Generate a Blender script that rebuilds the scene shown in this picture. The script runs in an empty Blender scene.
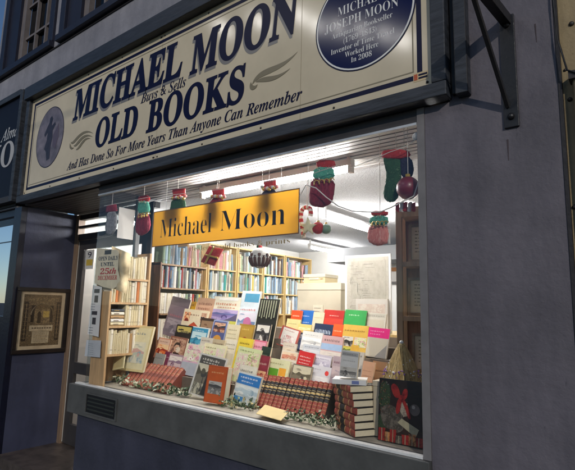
import bpy, bmesh, math, random
from mathutils import Vector, Matrix
R = math.radians
random.seed(7)
scn = bpy.context.scene
col = scn.collection

# ------------------------------------------------------------------ camera (solved from the facade's vanishing points)
CAM = Vector((0, -2.25, 1.64)); FPX = 474.61
YAW, PIT, ROL = R(37.615), R(8.649), R(1.3084)
_f = Vector((-math.sin(YAW)*math.cos(PIT), math.cos(YAW)*math.cos(PIT), math.sin(PIT)))
_r = Vector((math.cos(YAW), math.sin(YAW), 0)); _u = _r.cross(_f)
RIGHT = _r*math.cos(ROL)+_u*math.sin(ROL); UP = -_r*math.sin(ROL)+_u*math.cos(ROL); FWD = _f
cd = bpy.data.cameras.new('camera'); cam = bpy.data.objects.new('camera', cd); col.objects.link(cam)
cd.sensor_fit = 'HORIZONTAL'; cd.sensor_width = 36; cd.lens = FPX/575*36; cd.clip_end = 3000; cd.clip_start = .02
cam.matrix_world = Matrix(((RIGHT.x, UP.x, -FWD.x, CAM.x), (RIGHT.y, UP.y, -FWD.y, CAM.y), (RIGHT.z, UP.z, -FWD.z, CAM.z), (0, 0, 0, 1)))
scn.camera = cam

def at(px, py, ax, v):            # a measured point of the photograph, on the real plane it lies in
    d = RIGHT*((px-287.5)/FPX)-UP*((py-235)/FPX)+FWD
    return CAM+d*((v-CAM[ax])/d[ax])
def F(x, z, Y):                   # a point measured on plane y=0, moved to plane y=Y
    k = (2.25+Y)/2.25
    return x*k, 1.64+(z-1.64)*k

# ------------------------------------------------------------------ materials
MATS = {}; ARTC = {}
def lin(c):
    if isinstance(c, str):
        c = tuple(int(c[i:i+2], 16)/255 for i in (0, 2, 4))
        return tuple((v/12.92 if v <= .04045 else ((v+.055)/1.055)**2.4) for v in c)
    return c
def mat(name, c=(.5, .5, .5), rough=.6, var=.0, scale=8, bump=0, bscale=60, metal=0, spec=.5, coat=0, stretch=None):
    if name in MATS: return MATS[name]
    m = bpy.data.materials.new(name); m.use_nodes = True
    nt = m.node_tree; b = nt.nodes['Principled BSDF']; c = lin(c)
    b.inputs['Roughness'].default_value = rough; b.inputs['Metallic'].default_value = metal
    b.inputs['Specular IOR Level'].default_value = spec; b.inputs['Coat Weight'].default_value = coat
    b.inputs['Base Color'].default_value = (*c, 1)
    if var or bump:
        tc = nt.nodes.new('ShaderNodeTexCoord'); mp = nt.nodes.new('ShaderNodeMapping')
        nt.links.new(tc.outputs['Object'], mp.inputs['Vector'])
        if stretch: mp.inputs['Scale'].default_value = stretch
    if var:
        n = nt.nodes.new('ShaderNodeTexNoise'); n.inputs['Scale'].default_value = scale; n.inputs['Detail'].default_value = 8
        n.inputs['Roughness'].default_value = .62
        nt.links.new(mp.outputs[0], n.inputs['Vector'])
        r = nt.nodes.new('ShaderNodeValToRGB')
        r.color_ramp.elements[0].position = .3; r.color_ramp.elements[1].position = .7
        r.color_ramp.elements[0].color = (*[v*(1-var) for v in c], 1)
        r.color_ramp.elements[1].color = (*[min(v*(1+var), 1) for v in c], 1)
        nt.links.new(n.outputs['Fac'], r.inputs['Fac']); nt.links.new(r.outputs['Color'], b.inputs['Base Color'])
    if bump:
        n2 = nt.nodes.new('ShaderNodeTexNoise'); n2.inputs['Scale'].default_value = bscale; n2.inputs['Detail'].default_value = 6
        nt.links.new(mp.outputs[0], n2.inputs['Vector'])
        bp_ = nt.nodes.new('ShaderNodeBump'); bp_.inputs['Strength'].default_value = bump; bp_.inputs['Distance'].default_value = .01
        nt.links.new(n2.outputs['Fac'], bp_.inputs['Height']); nt.links.new(bp_.outputs[0], b.inputs['Normal'])
    MATS[name] = m
    return m

def hexm(h, rough=.45):           # plain printed colour
    return mat('print_'+h+('' if rough == .45 else '_%d' % int(rough*100)), h, rough, var=.08, scale=25)

def art(name, cols, scale=30, stretch=(1, 1, 1), kind='noise', rough=.35):     # a printed picture: patches of several colours
    if name in MATS: return MATS[name]
    ARTC[name] = cols
    m = bpy.data.materials.new(name); m.use_nodes = True
    nt = m.node_tree; b = nt.nodes['Principled BSDF']; b.inputs['Roughness'].default_value = rough
    tc = nt.nodes.new('ShaderNodeTexCoord'); mp = nt.nodes.new('ShaderNodeMapping'); mp.inputs['Scale'].default_value = stretch
    nt.links.new(tc.outputs['Object'], mp.inputs['Vector'])
    if kind == 'voronoi':
        n = nt.nodes.new('ShaderNodeTexVoronoi'); n.inputs['Scale'].default_value = scale; out = n.outputs['Distance']
        s = nt.nodes.new('ShaderNodeMath'); s.operation = 'MULTIPLY'; s.inputs[1].default_value = 1.3
        nt.links.new(out, s.inputs[0]); out = s.outputs[0]
    elif kind == 'wave':
        n = nt.nodes.new('ShaderNodeTexWave'); n.inputs['Scale'].default_value = scale; n.inputs['Distortion'].default_value = 9; n.inputs['Detail'].default_value = 4
        out = n.outputs['Fac']
    else:
        n = nt.nodes.new('ShaderNodeTexNoise'); n.inputs['Scale'].default_value = scale; n.inputs['Detail'].default_value = 9; n.inputs['Roughness'].default_value = .72; out = n.outputs['Fac']
    nt.links.new(mp.outputs[0], n.inputs['Vector'])
    r = nt.nodes.new('ShaderNodeValToRGB'); cr = r.color_ramp
    lo, hi = (.0, .8) if kind != 'noise' else (.3, .68)
    while len(cr.elements) < len(cols): cr.elements.new(.5)
    for i, c in enumerate(cols):
        cr.elements[i].position = lo+(hi-lo)*i/max(1, len(cols)-1); cr.elements[i].color = (*lin(c), 1)
    nt.links.new(out, r.inputs['Fac']); nt.links.new(r.outputs['Color'], b.inputs['Base Color'])
    MATS[name] = m
    return m

def glass(name, base=.03, gain=.5, rough=0.0, tint=(1, 1, 1)):
    m = bpy.data.materials.new(name); m.use_nodes = True; nt = m.node_tree; nt.nodes.clear()
    o = nt.nodes.new('ShaderNodeOutputMaterial'); mx = nt.nodes.new('ShaderNodeMixShader')
    t = nt.nodes.new('ShaderNodeBsdfTransparent'); t.inputs[0].default_value = (*tint, 1)
    g = nt.nodes.new('ShaderNodeBsdfGlossy'); g.inputs['Roughness'].default_value = rough
    lw = nt.nodes.new('ShaderNodeLayerWeight'); lw.inputs[0].default_value = .5
    p = nt.nodes.new('ShaderNodeMath'); p.operation = 'POWER'; p.inputs[1].default_value = 4
    q = nt.nodes.new('ShaderNodeMath'); q.operation = 'MULTIPLY_ADD'; q.inputs[1].default_value = gain; q.inputs[2].default_value = base
    nt.links.new(lw.outputs['Facing'], p.inputs[0]); nt.links.new(p.outputs[0], q.inputs[0]); nt.links.new(q.outputs[0], mx.inputs[0])
    nt.links.new(t.outputs[0], mx.inputs[1]); nt.links.new(g.outputs[0], mx.inputs[2]); nt.links.new(mx.outputs[0], o.inputs[0])
    MATS[name] = m
    return m
def emit(name, c, s):
    m = bpy.data.materials.new(name); m.use_nodes = True; nt = m.node_tree; nt.nodes.clear()
    o = nt.nodes.new('ShaderNodeOutputMaterial'); e = nt.nodes.new('ShaderNodeEmission')
    e.inputs[0].default_value = (*c, 1); e.inputs[1].default_value = s; nt.links.new(e.outputs[0], o.inputs[0])
    MATS[name] = m
    return m

def wall_mat(name, c, marks=.5, light=1.15, streak_scale=(7, 7, 1.3)):       # painted render: mottled, streaked, scuffed
    m = bpy.data.materials.new(name); m.use_nodes = True; nt = m.node_tree; b = nt.nodes['Principled BSDF']; c = lin(c)
    b.inputs['Roughness'].default_value = .62
    L = nt.links.new
    tc = nt.nodes.new('ShaderNodeTexCoord')
    def noise(scale, sc=(1, 1, 1), det=8, rough=.6):
        mp = nt.nodes.new('ShaderNodeMapping'); mp.inputs['Scale'].default_value = sc; L(tc.outputs['Object'], mp.inputs[0])
        n = nt.nodes.new('ShaderNodeTexNoise'); n.inputs['Scale'].default_value = scale; n.inputs['Detail'].default_value = det; n.inputs['Roughness'].default_value = rough
        L(mp.outputs[0], n.inputs['Vector']); return n.outputs['Fac']
    def ramp(src, p0, p1, c0, c1):
        r = nt.nodes.new('ShaderNodeValToRGB'); e = r.color_ramp.elements
        e[0].position, e[1].position = p0, p1; e[0].color = (*c0, 1); e[1].color = (*c1, 1); L(src, r.inputs[0]); return r.outputs[0]
    def mul(a, b2):
        x = nt.nodes.new('ShaderNodeMix'); x.data_type = 'RGBA'; x.blend_type = 'MULTIPLY'; x.inputs['Factor'].default_value = 1
        L(a, x.inputs['A']); L(b2, x.inputs['B']); return x.outputs['Result']
    base = ramp(noise(1.7, (1, 1, 1), 12, .68), .33, .68, [v*.74 for v in c], [v*(light+.08) for v in c])
    g = ramp(noise(1.0, streak_scale), .3, .7, (.76, .76, .79), (1.10, 1.09, 1.08))
    sp = ramp(noise(9, (3, 3, .7), 5, .72), .64, .76, (1, 1, 1), (1-marks, 1-marks, 1-marks*.9))
    sp2 = ramp(noise(40, (1, 1, 1), 3, .5), .72, .76, (1, 1, 1), (1-marks*.6,)*3)
    L(mul(mul(mul(base, g), sp), sp2), b.inputs['Base Color'])
    bn = nt.nodes.new('ShaderNodeBump'); bn.inputs['Strength'].default_value = .4; bn.inputs['Distance'].default_value = .012
    L(noise(30, (1, 1, 1), 9, .65), bn.inputs['Height']); L(bn.outputs[0], b.inputs['Normal'])
    MATS[name] = m
    return m

M_WALL = wall_mat('paint_slate', (.130, .119, .138), .5)
M_PIER = wall_mat('paint_blue', (.036, .041, .076), .35)
M_RISER = wall_mat('paint_riser', (.040, .042, .066), .4)
M_UPPER = wall_mat('paint_upper', (.24, .238, .265), .3)
M_CREAMWALL = wall_mat('cream_render', (.33, .25, .13), .75)
M_NAVY = mat('navy_gloss', (.007, .008, .018), .3, .3, 12, .15, 40)
M_SHUT = mat('navy_shutter', (.007, .008, .020), .45, .3, 8, .2, 30)
M_FRAMEW = mat('weathered_frame', (.030, .034, .042), .5, .65, 5, .3, 30, stretch=(1, 4, 9))
M_DARKW = mat('dark_wood', (.03, .024, .022), .5, .3, 10, .2, 40)
M_CREAM = mat('sign_cream', (.60, .52, .37), .13, .08, 3, spec=.4)
M_INK = mat('sign_navy', (.005, .007, .034), .35, spec=.14)
M_OLIVE = mat('sign_olive', (.20, .17, .10), .35)
M_SHADOWINK = mat('sign_grey', (.19, .18, .17), .35)
M_ROUND = mat('roundel_blue', (.004, .009, .058), .13, spec=.2)
M_WHITEP = mat('sign_white', (.72, .72, .70), .35)
M_OVAL = mat('oval_purple', (.17, .145, .165), .3, .5, 7)
M_OVALD = mat('oval_dark', (.028, .022, .032), .35, .3, 20)
M_SILL = mat('sill_grey', (.082, .083, .079), .5, .22, 7, .12, 50)
M_ALU = mat('alu', (.55, .55, .54), .35, .1, 20, metal=.6)
M_POST = mat('post_grey', (.18, .17, .17), .5, .15, 9)
M_SLATLIT = mat('slat_lit', (.24, .22, .205), .6, .22, 6, .1, 40, stretch=(.5, 8, 8))  # paler copy of the recess slats, lamp light put into the colour
M_SLATSHADE = mat('slat_shaded', (.055, .043, .036), .6, .3, 6, .2, 40, stretch=(.5, 8, 8))  # darker copy of the window slats, shade put into the colour
M_CEIL = mat('ceiling_white', (.40, .40, .405), .95, .30, 70, .7, 120)
M_IWALL = mat('interior_cream', (.52, .505, .47), .8, .06, 3)
M_IFLOOR = mat('carpet', (.12, .09, .07), .95, .3, 30)
M_PINE = mat('pine', (.52, .33, .16), .5, .22, 6, .1, 40, stretch=(6, 6, .7))
M_YPINE = mat('pine_yellow', (.60, .42, .17), .5, .15, 6, stretch=(6, 6, .7))
M_OAK = mat('oak_dark', (.22, .10, .045), .45, .35, 6, .1, 40, stretch=(7, 7, .6))
M_OAKM = mat('oak_mid', (.36, .23, .125), .5, .3, 6, .1, 40, stretch=(7, 7, .6))
M_IRON = mat('black_iron', (.010, .010, .011), .45, .3, 20, .2, 60)
M_PAGES = mat('pages', (.74, .66, .47), .8, .12, 60, stretch=(1, 60, 8))
M_PAPER = mat('paper_white', (.70, .69, .66), .7, .05, 8)
M_YELLOW = None
M_WHITE = mat('white_paint', (.75, .74, .71), .5, .06, 8)
M_FLOOR = mat('recess_tiles', (.060, .047, .040), .4, .5, 9, .4, 25)
M_PAVE = mat('paving', (.10, .098, .095), .75, .25, 6, .3, 20)
M_PANE = glass('shop_glass', .04, .4)
M_PANES = glass('return_glass', .06, .7, tint=(.86, .92, .93))
M_PANED = glass('old_glass', .05, .5, tint=(.10, .10, .10))
M_TUBE = emit('tube_light', (1, .985, .965), 225)
M_DARK = mat('near_black', (.006, .006, .007), .5)

# ------------------------------------------------------------------ mesh builder
class MB:
    def __init__(s): s.v = []; s.f = []; s.m = []; s.sm = []; s.mats = []
    def mi(s, m):
        if m not in s.mats: s.mats.append(m)
        return s.mats.index(m)
    def add(s, vs, fs, m, smooth=False):
        o = len(s.v); k = s.mi(m); s.v += [tuple(v) for v in vs]
        for f in fs: s.f.append([i+o for i in f]); s.m.append(k); s.sm.append(smooth)
        return s
    def box(s, a, b, m, T=None):
        x0, x1 = sorted((a[0], b[0])); y0, y1 = sorted((a[1], b[1])); z0, z1 = sorted((a[2], b[2]))
        vs = [Vector(p) for p in ((x0, y0, z0), (x1, y0, z0), (x1, y1, z0), (x0, y1, z0), (x0, y0, z1), (x1, y0, z1), (x1, y1, z1), (x0, y1, z1))]
        if T: vs = [T @ v for v in vs]
        return s.add(vs, [(0, 3, 2, 1), (4, 5, 6, 7), (0, 1, 5, 4), (1, 2, 6, 5), (2, 3, 7, 6), (3, 0, 4, 7)], m)
    def prism(s, pts, y0, y1, m, T=None, smooth=False):    # outline in xz, between y0 (front) and y1
        n = len(pts); vs = [Vector((x, y0, z)) for x, z in pts]+[Vector((x, y1, z)) for x, z in pts]
        if T: vs = [T @ v for v in vs]
        fs = [tuple(range(n)), tuple(range(2*n-1, n-1, -1))]
        s.add(vs, fs, m)
        return s.add(vs, [(i, i+n, (i+1) % n+n, (i+1) % n) for i in range(n)], m, smooth)
    def bar(s, p, q, w, h, m, up=Vector((0, 0, 1))):
        p, q = Vector(p), Vector(q); d = (q-p).normalized(); a = d.cross(up).normalized(); b = a.cross(d)
        vs = [e+a*i*w/2+b*j*h/2 for e in (p, q) for i, j in ((-1, -1), (1, -1), (1, 1), (-1, 1))]
        return s.add(vs, [(0, 1, 2, 3), (7, 6, 5, 4), (0, 4, 5, 1), (1, 5, 6, 2), (2, 6, 7, 3), (3, 7, 4, 0)], m)
    def tube(s, pts, r, m, n=8, cap=True):
        pts = [Vector(p) for p in pts]; vs = []
        rr = r if isinstance(r, (list, tuple)) else [r]*len(pts)
        ref = Vector((0, 0, 1))
        for i, p in enumerate(pts):
            d = (pts[min(i+1, len(pts)-1)]-pts[max(i-1, 0)]).normalized()
            a = d.cross(ref)
            if a.length < .05: a = d.cross(Vector((0, 1, 0)))
            a.normalize(); b = d.cross(a)
            vs += [p+(a*math.cos(2*math.pi*k/n)+b*math.sin(2*math.pi*k/n))*rr[i] for k in range(n)]
        fs = [(i*n+k, i*n+(k+1) % n, (i+1)*n+(k+1) % n, (i+1)*n+k) for i in range(len(pts)-1) for k in range(n)]
        s.add(vs, fs, m, True)
        if cap:
            s.add(vs[:n], [tuple(range(n-1, -1, -1))], m); s.add(vs[-n:], [tuple(range(n))], m)
        return s
    def lathe(s, prof, m, n=24, o=(0, 0, 0), sy=1):
        vs = [(o[0]+r*math.cos(2*math.pi*k/n), o[1]+sy*r*math.sin(2*math.pi*k/n), o[2]+z) for r, z in prof for k in range(n)]
        fs = [(i*n+k, i*n+(k+1) % n, (i+1)*n+(k+1) % n, (i+1)*n+k) for i in range(len(prof)-1) for k in range(n)]
        return s.add(vs, fs, m, True)
    def ball(s, c, r, m, n=20, sx=1, sy=1, sz=1):
        P = [(max(1e-4, math.sin(math.pi*i/12))*r, -math.cos(math.pi*i/12)*r*sz) for i in range(13)]
        return s.lathe(P, m, n, c, sy)
    def build(s, name, parent=None, bevel=0, loc=None):
        me = bpy.data.meshes.new(name); me.from_pydata(s.v, [], s.f)
        for m in s.mats: me.materials.append(m)
        me.polygons.foreach_set('material_index', s.m); me.polygons.foreach_set('use_smooth', s.sm)
        if bevel:
            bm = bmesh.new(); bm.from_mesh(me); bmesh.ops.remove_doubles(bm, verts=bm.verts, dist=1e-6)
            es = [e for e in bm.edges if len(e.link_faces) == 2 and e.calc_face_angle(0) > .6]
            bmesh.ops.bevel(bm, geom=es, offset=bevel, segments=2, profile=.6, affect='EDGES', clamp_overlap=True)
            bm.to_mesh(me); bm.free()
        me.update()
        o = bpy.data.objects.new(name, me); col.objects.link(o)
        if parent: o.parent = parent
        if loc: o.location = loc
        return o
def tag(o, label, cat, group=None):
    o['label'] = label; o['category'] = cat
    if group: o['group'] = group
    return o
def thing(name, label, cat, loc=(0, 0, 0), group=None, rz=0):
    o = bpy.data.objects.new(name, None); col.objects.link(o); o.location = loc; o.rotation_euler[2] = rz
    o.empty_display_size = .1
    return tag(o, label, cat, group)
def structure(o): o['kind'] = 'structure'; return o
def copy_tree(o, parent=None):
    c = o.copy(); col.objects.link(c)
    if parent: c.parent = parent
    for ch in list(o.children): copy_tree(ch, c)
    return c

# ------------------------------------------------------------------ lettering (serif letters from the built-in text object, turned into meshes)
def styled(t, st):
    out = ''
    for ch in t:
        A = {'b': (0x1D400, 0x1D41A), 'i': (0x1D434, 0x1D44E), 'bi': (0x1D468, 0x1D482)}.get(st)
        if not A: out += ch
        elif 'A' <= ch <= 'Z': out += chr(A[0]+ord(ch)-65)
        elif st == 'i' and ch == 'h': out += '\u210e'
        elif 'a' <= ch <= 'z': out += chr(A[1]+ord(ch)-97)
        elif ch.isdigit() and st != 'i': out += chr(0x1D7CE+ord(ch)-48)
        else: out += ch
    return out
def letters(MBo, body, st, x0, x1, zb, m, Y, caph=None, shear=0, weight=0, slope=0, spacing=1, T=None):
    """adds the words to a mesh builder, fitted between x0 and x1, on baseline zb, capital height caph"""
    cu = bpy.data.curves.new('t', 'FONT'); cu.body = styled(body, st); cu.size = 1; cu.offset = weight; cu.space_character = spacing
    cu.resolution_u = 5
    ob = bpy.data.objects.new('t', cu); me = ob.to_mesh()
    xs = [v.co.x for v in me.vertices]
    if xs:
        a, b = min(xs), max(xs); sx = (x1-x0)/(b-a); sz = (caph/.70) if caph else sx
        vs = []
        for v in me.vertices:
            z = v.co.y*sz; x = (v.co.x-a)*sx
            p = Vector((x0+x+shear*z, Y, zb+z+slope*x))
            vs.append(T @ p if T else p)
        MBo.add(vs, [tuple(p.vertices) for p in me.polygons], m)
    ob.to_mesh_clear(); bpy.data.objects.remove(ob); bpy.data.curves.remove(cu)
    return MBo

# ------------------------------------------------------------------ world and sun
w = bpy.data.worlds.new('World'); scn.world = w; w.use_nodes = True
nt = w.node_tree; bg = nt.nodes['Background']; sky = nt.nodes.new('ShaderNodeTexSky'); sky.sky_type = 'NISHITA'
SD = Vector((.315, -.37, .19)).normalized()        # towards the lamp side of the street: shadows of the bracket fall to the left
sky.sun_disc = False; sky.sun_elevation = math.asin(SD.z); sky.sun_rotation = math.atan2(SD.x, SD.y)
sky.air_density = .9; sky.dust_density = .15; sky.ozone_density = 4
nt.links.new(sky.outputs[0], bg.inputs[0]); bg.inputs[1].default_value = .070
sl = bpy.data.lights.new('sun', 'SUN'); sl.energy = 1.35; sl.angle = R(.6); sl.color = (1, .92, .82)
so = bpy.data.objects.new('sun', sl); col.objects.link(so); so.rotation_euler = (-SD).to_track_quat('-Z', 'Y').to_euler(); so.location = (6, -8, 5)

# ------------------------------------------------------------------ ground
structure(MB().box((-400, -400, -.3), (400, 400, -.12), mat('road_asphalt', (.05, .05, .052), .85, .2, 3, .3, 60)).build('road'))
structure(MB().box((-40, -3.2, -.116), (14, .0, 0), M_PAVE).build('pavement'))
bld = thing('shop_building', 'slate painted old shop front with wide lit display window and recessed doorway', 'building', (0, 0, 0))

# recess floor
MB().box((-5.385, .0, -.1), (-3.97, .70, .10), M_FLOOR).build('doorstep', bld)
ZS = .956          # top of the window sill and floor of the display
# walls
wl = MB()
wl.prism([(-.865, 0), (-.265, 0), (-.265, 4.06), (-.735, 4.06), (-.735, 2.668), (-.865, 2.668)], 0, .25, M_WALL)
wl.build('wall', bld)
MB().box((-.618, .002, 2.0), (-.614, .003, 2.1), M_WALL).build('crack', bld) if False else None
up = MB()
up.box((-6.55, .0, 4.062), (-.265, .25, 4.40), M_UPPER)
xs = [(-6.55, -6.42), (-5.03, -4.90), (-3.4, -.265)]
for a, b in xs: up.box((a, 0, 4.402), (b, .25, 6.4), M_UPPER)
up.build('upper_wall', bld)
MB().box((-3.965, .03, 0), (-.868, .12, .72), M_RISER).box((-3.965, .122, 0), (-3.90, .70, .72), M_RISER).build('stall_riser', bld)
pr = MB().box((-5.56, .0, 0), (-5.388, .06, 2.66), M_NAVY); pr.build('pilaster', bld)
MB().box((-5.56, .062, 0), (-5.386, .70, 2.66), M_PIER).build('recess_wall', bld)
# soffits of slats
sf = MB(); y = .03
while y < .66:
    sf.box((-5.385, y, 2.672), (-3.875, y+.052, 2.69), M_SLATSHADE); y += .06
sf.box((-5.385, .0, 2.692), (-3.875, .75, 2.71), M_DARK); sf.build('soffit', bld)
sf = MB(); y = .02
while y < .78:
    sf.box((-3.87, y, 2.672), (-.87, y+.046, 2.69), M_SLATLIT); y += .06
sf.box((-3.87, .0, 2.692), (-.87, .80, 2.71), mat('gap_grey', (.16, .15, .15), .8)); sf.build('display_soffit', bld)
# display window
wf = MB()
wf.box((-.905, -.005, ZS), (-.866, .06, 2.671), M_POST)
wf.box((-3.875, .0, 2.60), (-.907, .04, 2.671), mat('head_dark', (.05, .045, .045), .5, .2, 10))
wf.box((-3.875, -.006, 2.585), (-.907, .012, 2.598), M_ALU)
wf.box((-3.885, .395, ZS), (-3.845, .435, 2.66), mat('post_dark', (.20, .21, .215), .5, .2, 9))
wd = wf.build('display_window', bld)
MB().box((-3.865, .012, ZS+.011), (-.907, .018, 2.585), M_PANE).build('pane', wd)
MB().box((-3.873, .020, ZS+.011), (-3.867, .394, 2.60), M_PANES).build('pane', wd)
sl_ = MB()
sl_.box((-4.04, -.03, .722), (-.867, .10, ZS-.002), M_SILL)
sl_.box((-4.04, .102, .722), (-3.90, .66, ZS-.002), M_SILL)
sl_.build('sill', wd, .004)
MB().box((-3.99, -.004, ZS-.001), (-.907, .032, ZS+.010), mat('bead_white', (.70, .70, .68), .35, .1, 20)).box((-3.89, .036, ZS-.001), (-3.85, .40, ZS+.010), M_ALU).build('glazing_bead', wd)
# vent in the sill
a = at(88, 392, 1, -.03); b = at(116, 415, 1, -.03); zc0, zc1 = .765, .905
vt = MB()
vt.box((a.x, -.036, zc0), (b.x, -.0305, zc1), M_DARK)
vt.box((a.x-.012, -.043, zc0-.012), (b.x+.012, -.031, zc0), M_SILL).box((a.x-.012, -.043, zc1), (b.x+.012, -.031, zc1+.012), M_SILL)
vt.box((a.x-.012, -.043, zc0+.0005), (a.x-.0005, -.031, zc1-.0005), M_SILL).box((b.x+.0005, -.043, zc0+.0005), (b.x+.012, -.031, zc1-.0005), M_SILL)
for k in range(4): vt.box((a.x+.02, -.040, zc0+.02+k*.03), (b.x-.02, -.037, zc0+.032+k*.03), mat('vent_bar', (.03, .035, .03), .4))
vt.build('air_vent', bld)
# door
dr = MB()
dr.box((-5.384, .62, .10), (-5.32, .70, 2.66), mat('jamb_brown', (.20, .135, .09), .45, .3, 8, stretch=(8, 8, .6)))
dr.box((-5.318, .63, 2.36), (-3.90, .69, 2.43), M_DARKW)
dr.box((-5.318, .63, 2.50), (-3.90, .67, 2.53), M_DARKW).box((-5.318, .63, 2.60), (-3.90, .69, 2.66), M_DARKW)
dr.box((-3.96, .62, .722), (-3.90, .61, 2.66), M_DARKW)
dd = dr.build('door_frame', bld)
dl = MB()
dm = mat('door_grey', (.035, .033, .034), .45, .2, 9)
dl.box((-5.318, .645, .11), (-5.20, .685, 2.355), dm).box((-4.10, .645, .11), (-3.98, .685, 2.355), dm)
dl.box((-5.199, .645, .11), (-4.101, .685, .32), dm).box((-5.199, .645, 2.25), (-4.101, .685, 2.355), dm).box((-5.199, .647, .86), (-4.101, .683, .98), dm)
dl.box((-5.312, .640, .12), (-5.306, .6445, 2.34), mat('door_edge', (.55, .52, .47), .4))
door = dl.build('door', bld)
MB().box((-5.199, .662, .321), (-4.101, .668, .859), M_PANE).box((-5.199, .662, .981), (-4.101, .668, 2.249), M_PANE).build('pane', door)
hd = MB().tube([(-4.15, .61, 1.0), (-4.15, .60, 1.1), (-4.15, .60, 1.3), (-4.15, .61, 1.4)], .012, M_ALU); hd.build('handle', door)
nb = MB().box((-5.19, .670, 2.02), (-5.02, .673, 2.24), M_PAPER).box((-5.17, .6695, 2.06), (-5.04, .6698, 2.13), hexm('d8b84a')); letters(nb, '9', '', -5.15, -5.07, 2.15, M_INK, .6692, .07)
nb.build('opening_notice', door)
# room behind
rm = MB()
rm.box((-5.6, 5.3, 0), (-.6, 5.4, 2.72), M_IWALL)
rm.box((-.863, .252, 0), (-.80, 5.298, 2.72), M_IWALL)
rm.box((-5.6, .702, 0), (-5.52, 5.298, 2.72), M_IWALL)
rm.box((-5.5, 1.95, 0), (-4.25, 2.0, 2.70), M_IWALL)  # partition added close behind the door to brighten its glass
rm.box((-3.9, .70, 0), (-.87, .75, .93), M_IWALL)
rm.build('room_wall', bld)
MB().box((-5.5, .72, -.05), (-.87, 5.3, .08), M_IFLOOR).build('room_floor', bld)
MB().box((-5.6, .78, 2.712), (-.6, 5.4, 2.78), M_CEIL).build('ceiling', bld)
MB().box((-3.84, .04, .90), (-.87, 1.35, ZS-.004), mat('display_felt', (.42, .38, .30), .9, .15, 20)).build('display_floor', bld)
# boxed beam and bulkhead seen near the back
MB().box((-4.2, 4.3, 2.38), (-.87, 5.2, 2.60), mat('bulkhead', (.36, .37, .38), .8)).build('bulkhead', bld)

# fluorescent lights
def fluoro(p, q, label):
    t = thing('fluorescent_light', label, 'light', (0, 0, 0), 'fluorescent tubes on the ceiling')
    d = (Vector(q)-Vector(p)).normalized()
    MB().tube([p, q], .017, M_TUBE, 10).build('tube', t)
    p2 = Vector(p)+Vector((0, 0, .045)); q2 = Vector(q)+Vector((0, 0, .045))
    MB().bar(p2-d*.03, q2+d*.03, .055, .045, M_WHITE).bar(Vector(p)-d*.03, Vector(p)-d*.001, .04, .05, M_WHITE).bar(Vector(q)+d*.001, Vector(q)+d*.03, .04, .05, M_WHITE).bar(p2+Vector((0, 0, .0225)), p2+Vector((0, 0, .085)), .02, .02, M_WHITE, Vector((0, 1, 0))).bar(q2+Vector((0, 0, .0225)), q2+Vector((0, 0, .085)), .02, .02, M_WHITE, Vector((0, 1, 0))).build('batten', t)
fluoro((-3.05, .50, 2.585), (-1.60, .50, 2.585), 'long bright fluorescent tube under the slats, behind the yellow name sign')
fluoro((-2.70, 1.90, 2.585), (-2.70, 2.95, 2.585), 'fluorescent tube running into the room, behind the star and candy cane')
fluoro((-4.28, 3.9, 2.585), (-4.28, 5.1, 2.585), 'short looking distant fluorescent tube above the pale map at the back')
fluoro((-1.75, 2.2, 2.585), (-1.75, 3.4, 2.585), 'fluorescent tube above the pale map, behind the dark bookcase in the window')
fluoro((-4.85, .95, 2.585), (-4.85, 1.75, 2.585), 'fluorescent tube lighting the room just behind the glazed door')

# ------------------------------------------------------------------ the big fascia sign
fa = MB().box((-5.50, .0, 2.712), (-.74, .22, 4.058), M_DARKW); fa.build('fascia', bld)
sg = thing('shop_sign', 'long cream shop sign in navy serif lettering above the window', 'sign', (-3.1, -.05, 2.7)); sgo = Vector(sg.location)
def spart(mb, name, bevel=0, lab=None):
    o = mb.build(name, sg, bevel); o.matrix_parent_inverse = Matrix.Translation(-sgo)
    if lab: o['label'] = lab
    return o
YB = -.05
x0, zb0 = F(-5.395, 2.775, YB); x1, _ = F(-.815, 2.775, YB); _, zt0 = F(0, 3.875, YB)
spart(MB().box((x0, YB, zb0), (x1, -.012, zt0), M_CREAM), 'board')
fr = MB(); fo = .075
fr.box((x0-fo, -.085, zb0-fo), (x1+fo, -.002, zb0-.001), M_FRAMEW)
fr.box((x0-fo, -.085, zb0), (x0-.001, -.002, zt0), M_FRAMEW); fr.box((x1+.001, -.085, zb0), (x1+fo, -.002, zt0), M_FRAMEW)
fr.box((x0-fo, -.12, zt0+.001), (x1+fo, -.002, zt0+.14), mat('lead_top', (.022, .025, .033), .4, .5, 6, .3, 25, stretch=(1, 4, 9)))
spart(fr, 'frame', .006)
# lines round the board
bl = MB()
def ring(mb, i, t, m, yy):
    a0, a1, b0, b1 = x0+i, x1-i, zb0+i, zt0-i
    mb.box((a0, yy, b0), (a1, YB-.0002, b0+t), m); mb.box((a0, yy, b1-t), (a1, YB-.0002, b1), m)
    mb.box((a0, yy, b0+t), (a0+t, YB-.0002, b1-t), m); mb.box((a1-t, yy, b0+t), (a1, YB-.0002, b1-t), m)
ring(bl, .055, .027, M_INK, YB-.001); ring(bl, .10, .007, M_OLIVE, YB-.001)
spart(bl, 'border_line')
sm_ = MB()
for sx_ in (-3.02, -1.62): spart(MB().box((sx_-.0015, YB-.0006, zb0), (sx_+.0015, YB-.0003, zt0), mat('seam', (.30, .24, .15), .5)), 'panel_seam')
for k in range(9):
    X = x0+.03+k*(x1-x0-.06)/8
    for Z in (zb0+.028, zt0-.028): spart(MB().ball((X, YB-.001, Z), .007, M_DARKW, 8), 'screw')
for X in (-3.045, -2.995):
    for Z in (zb0+.028, 3.33, zt0-.028): spart(MB().ball((X, YB-.001, Z), .007, M_DARKW, 8), 'screw')
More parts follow.
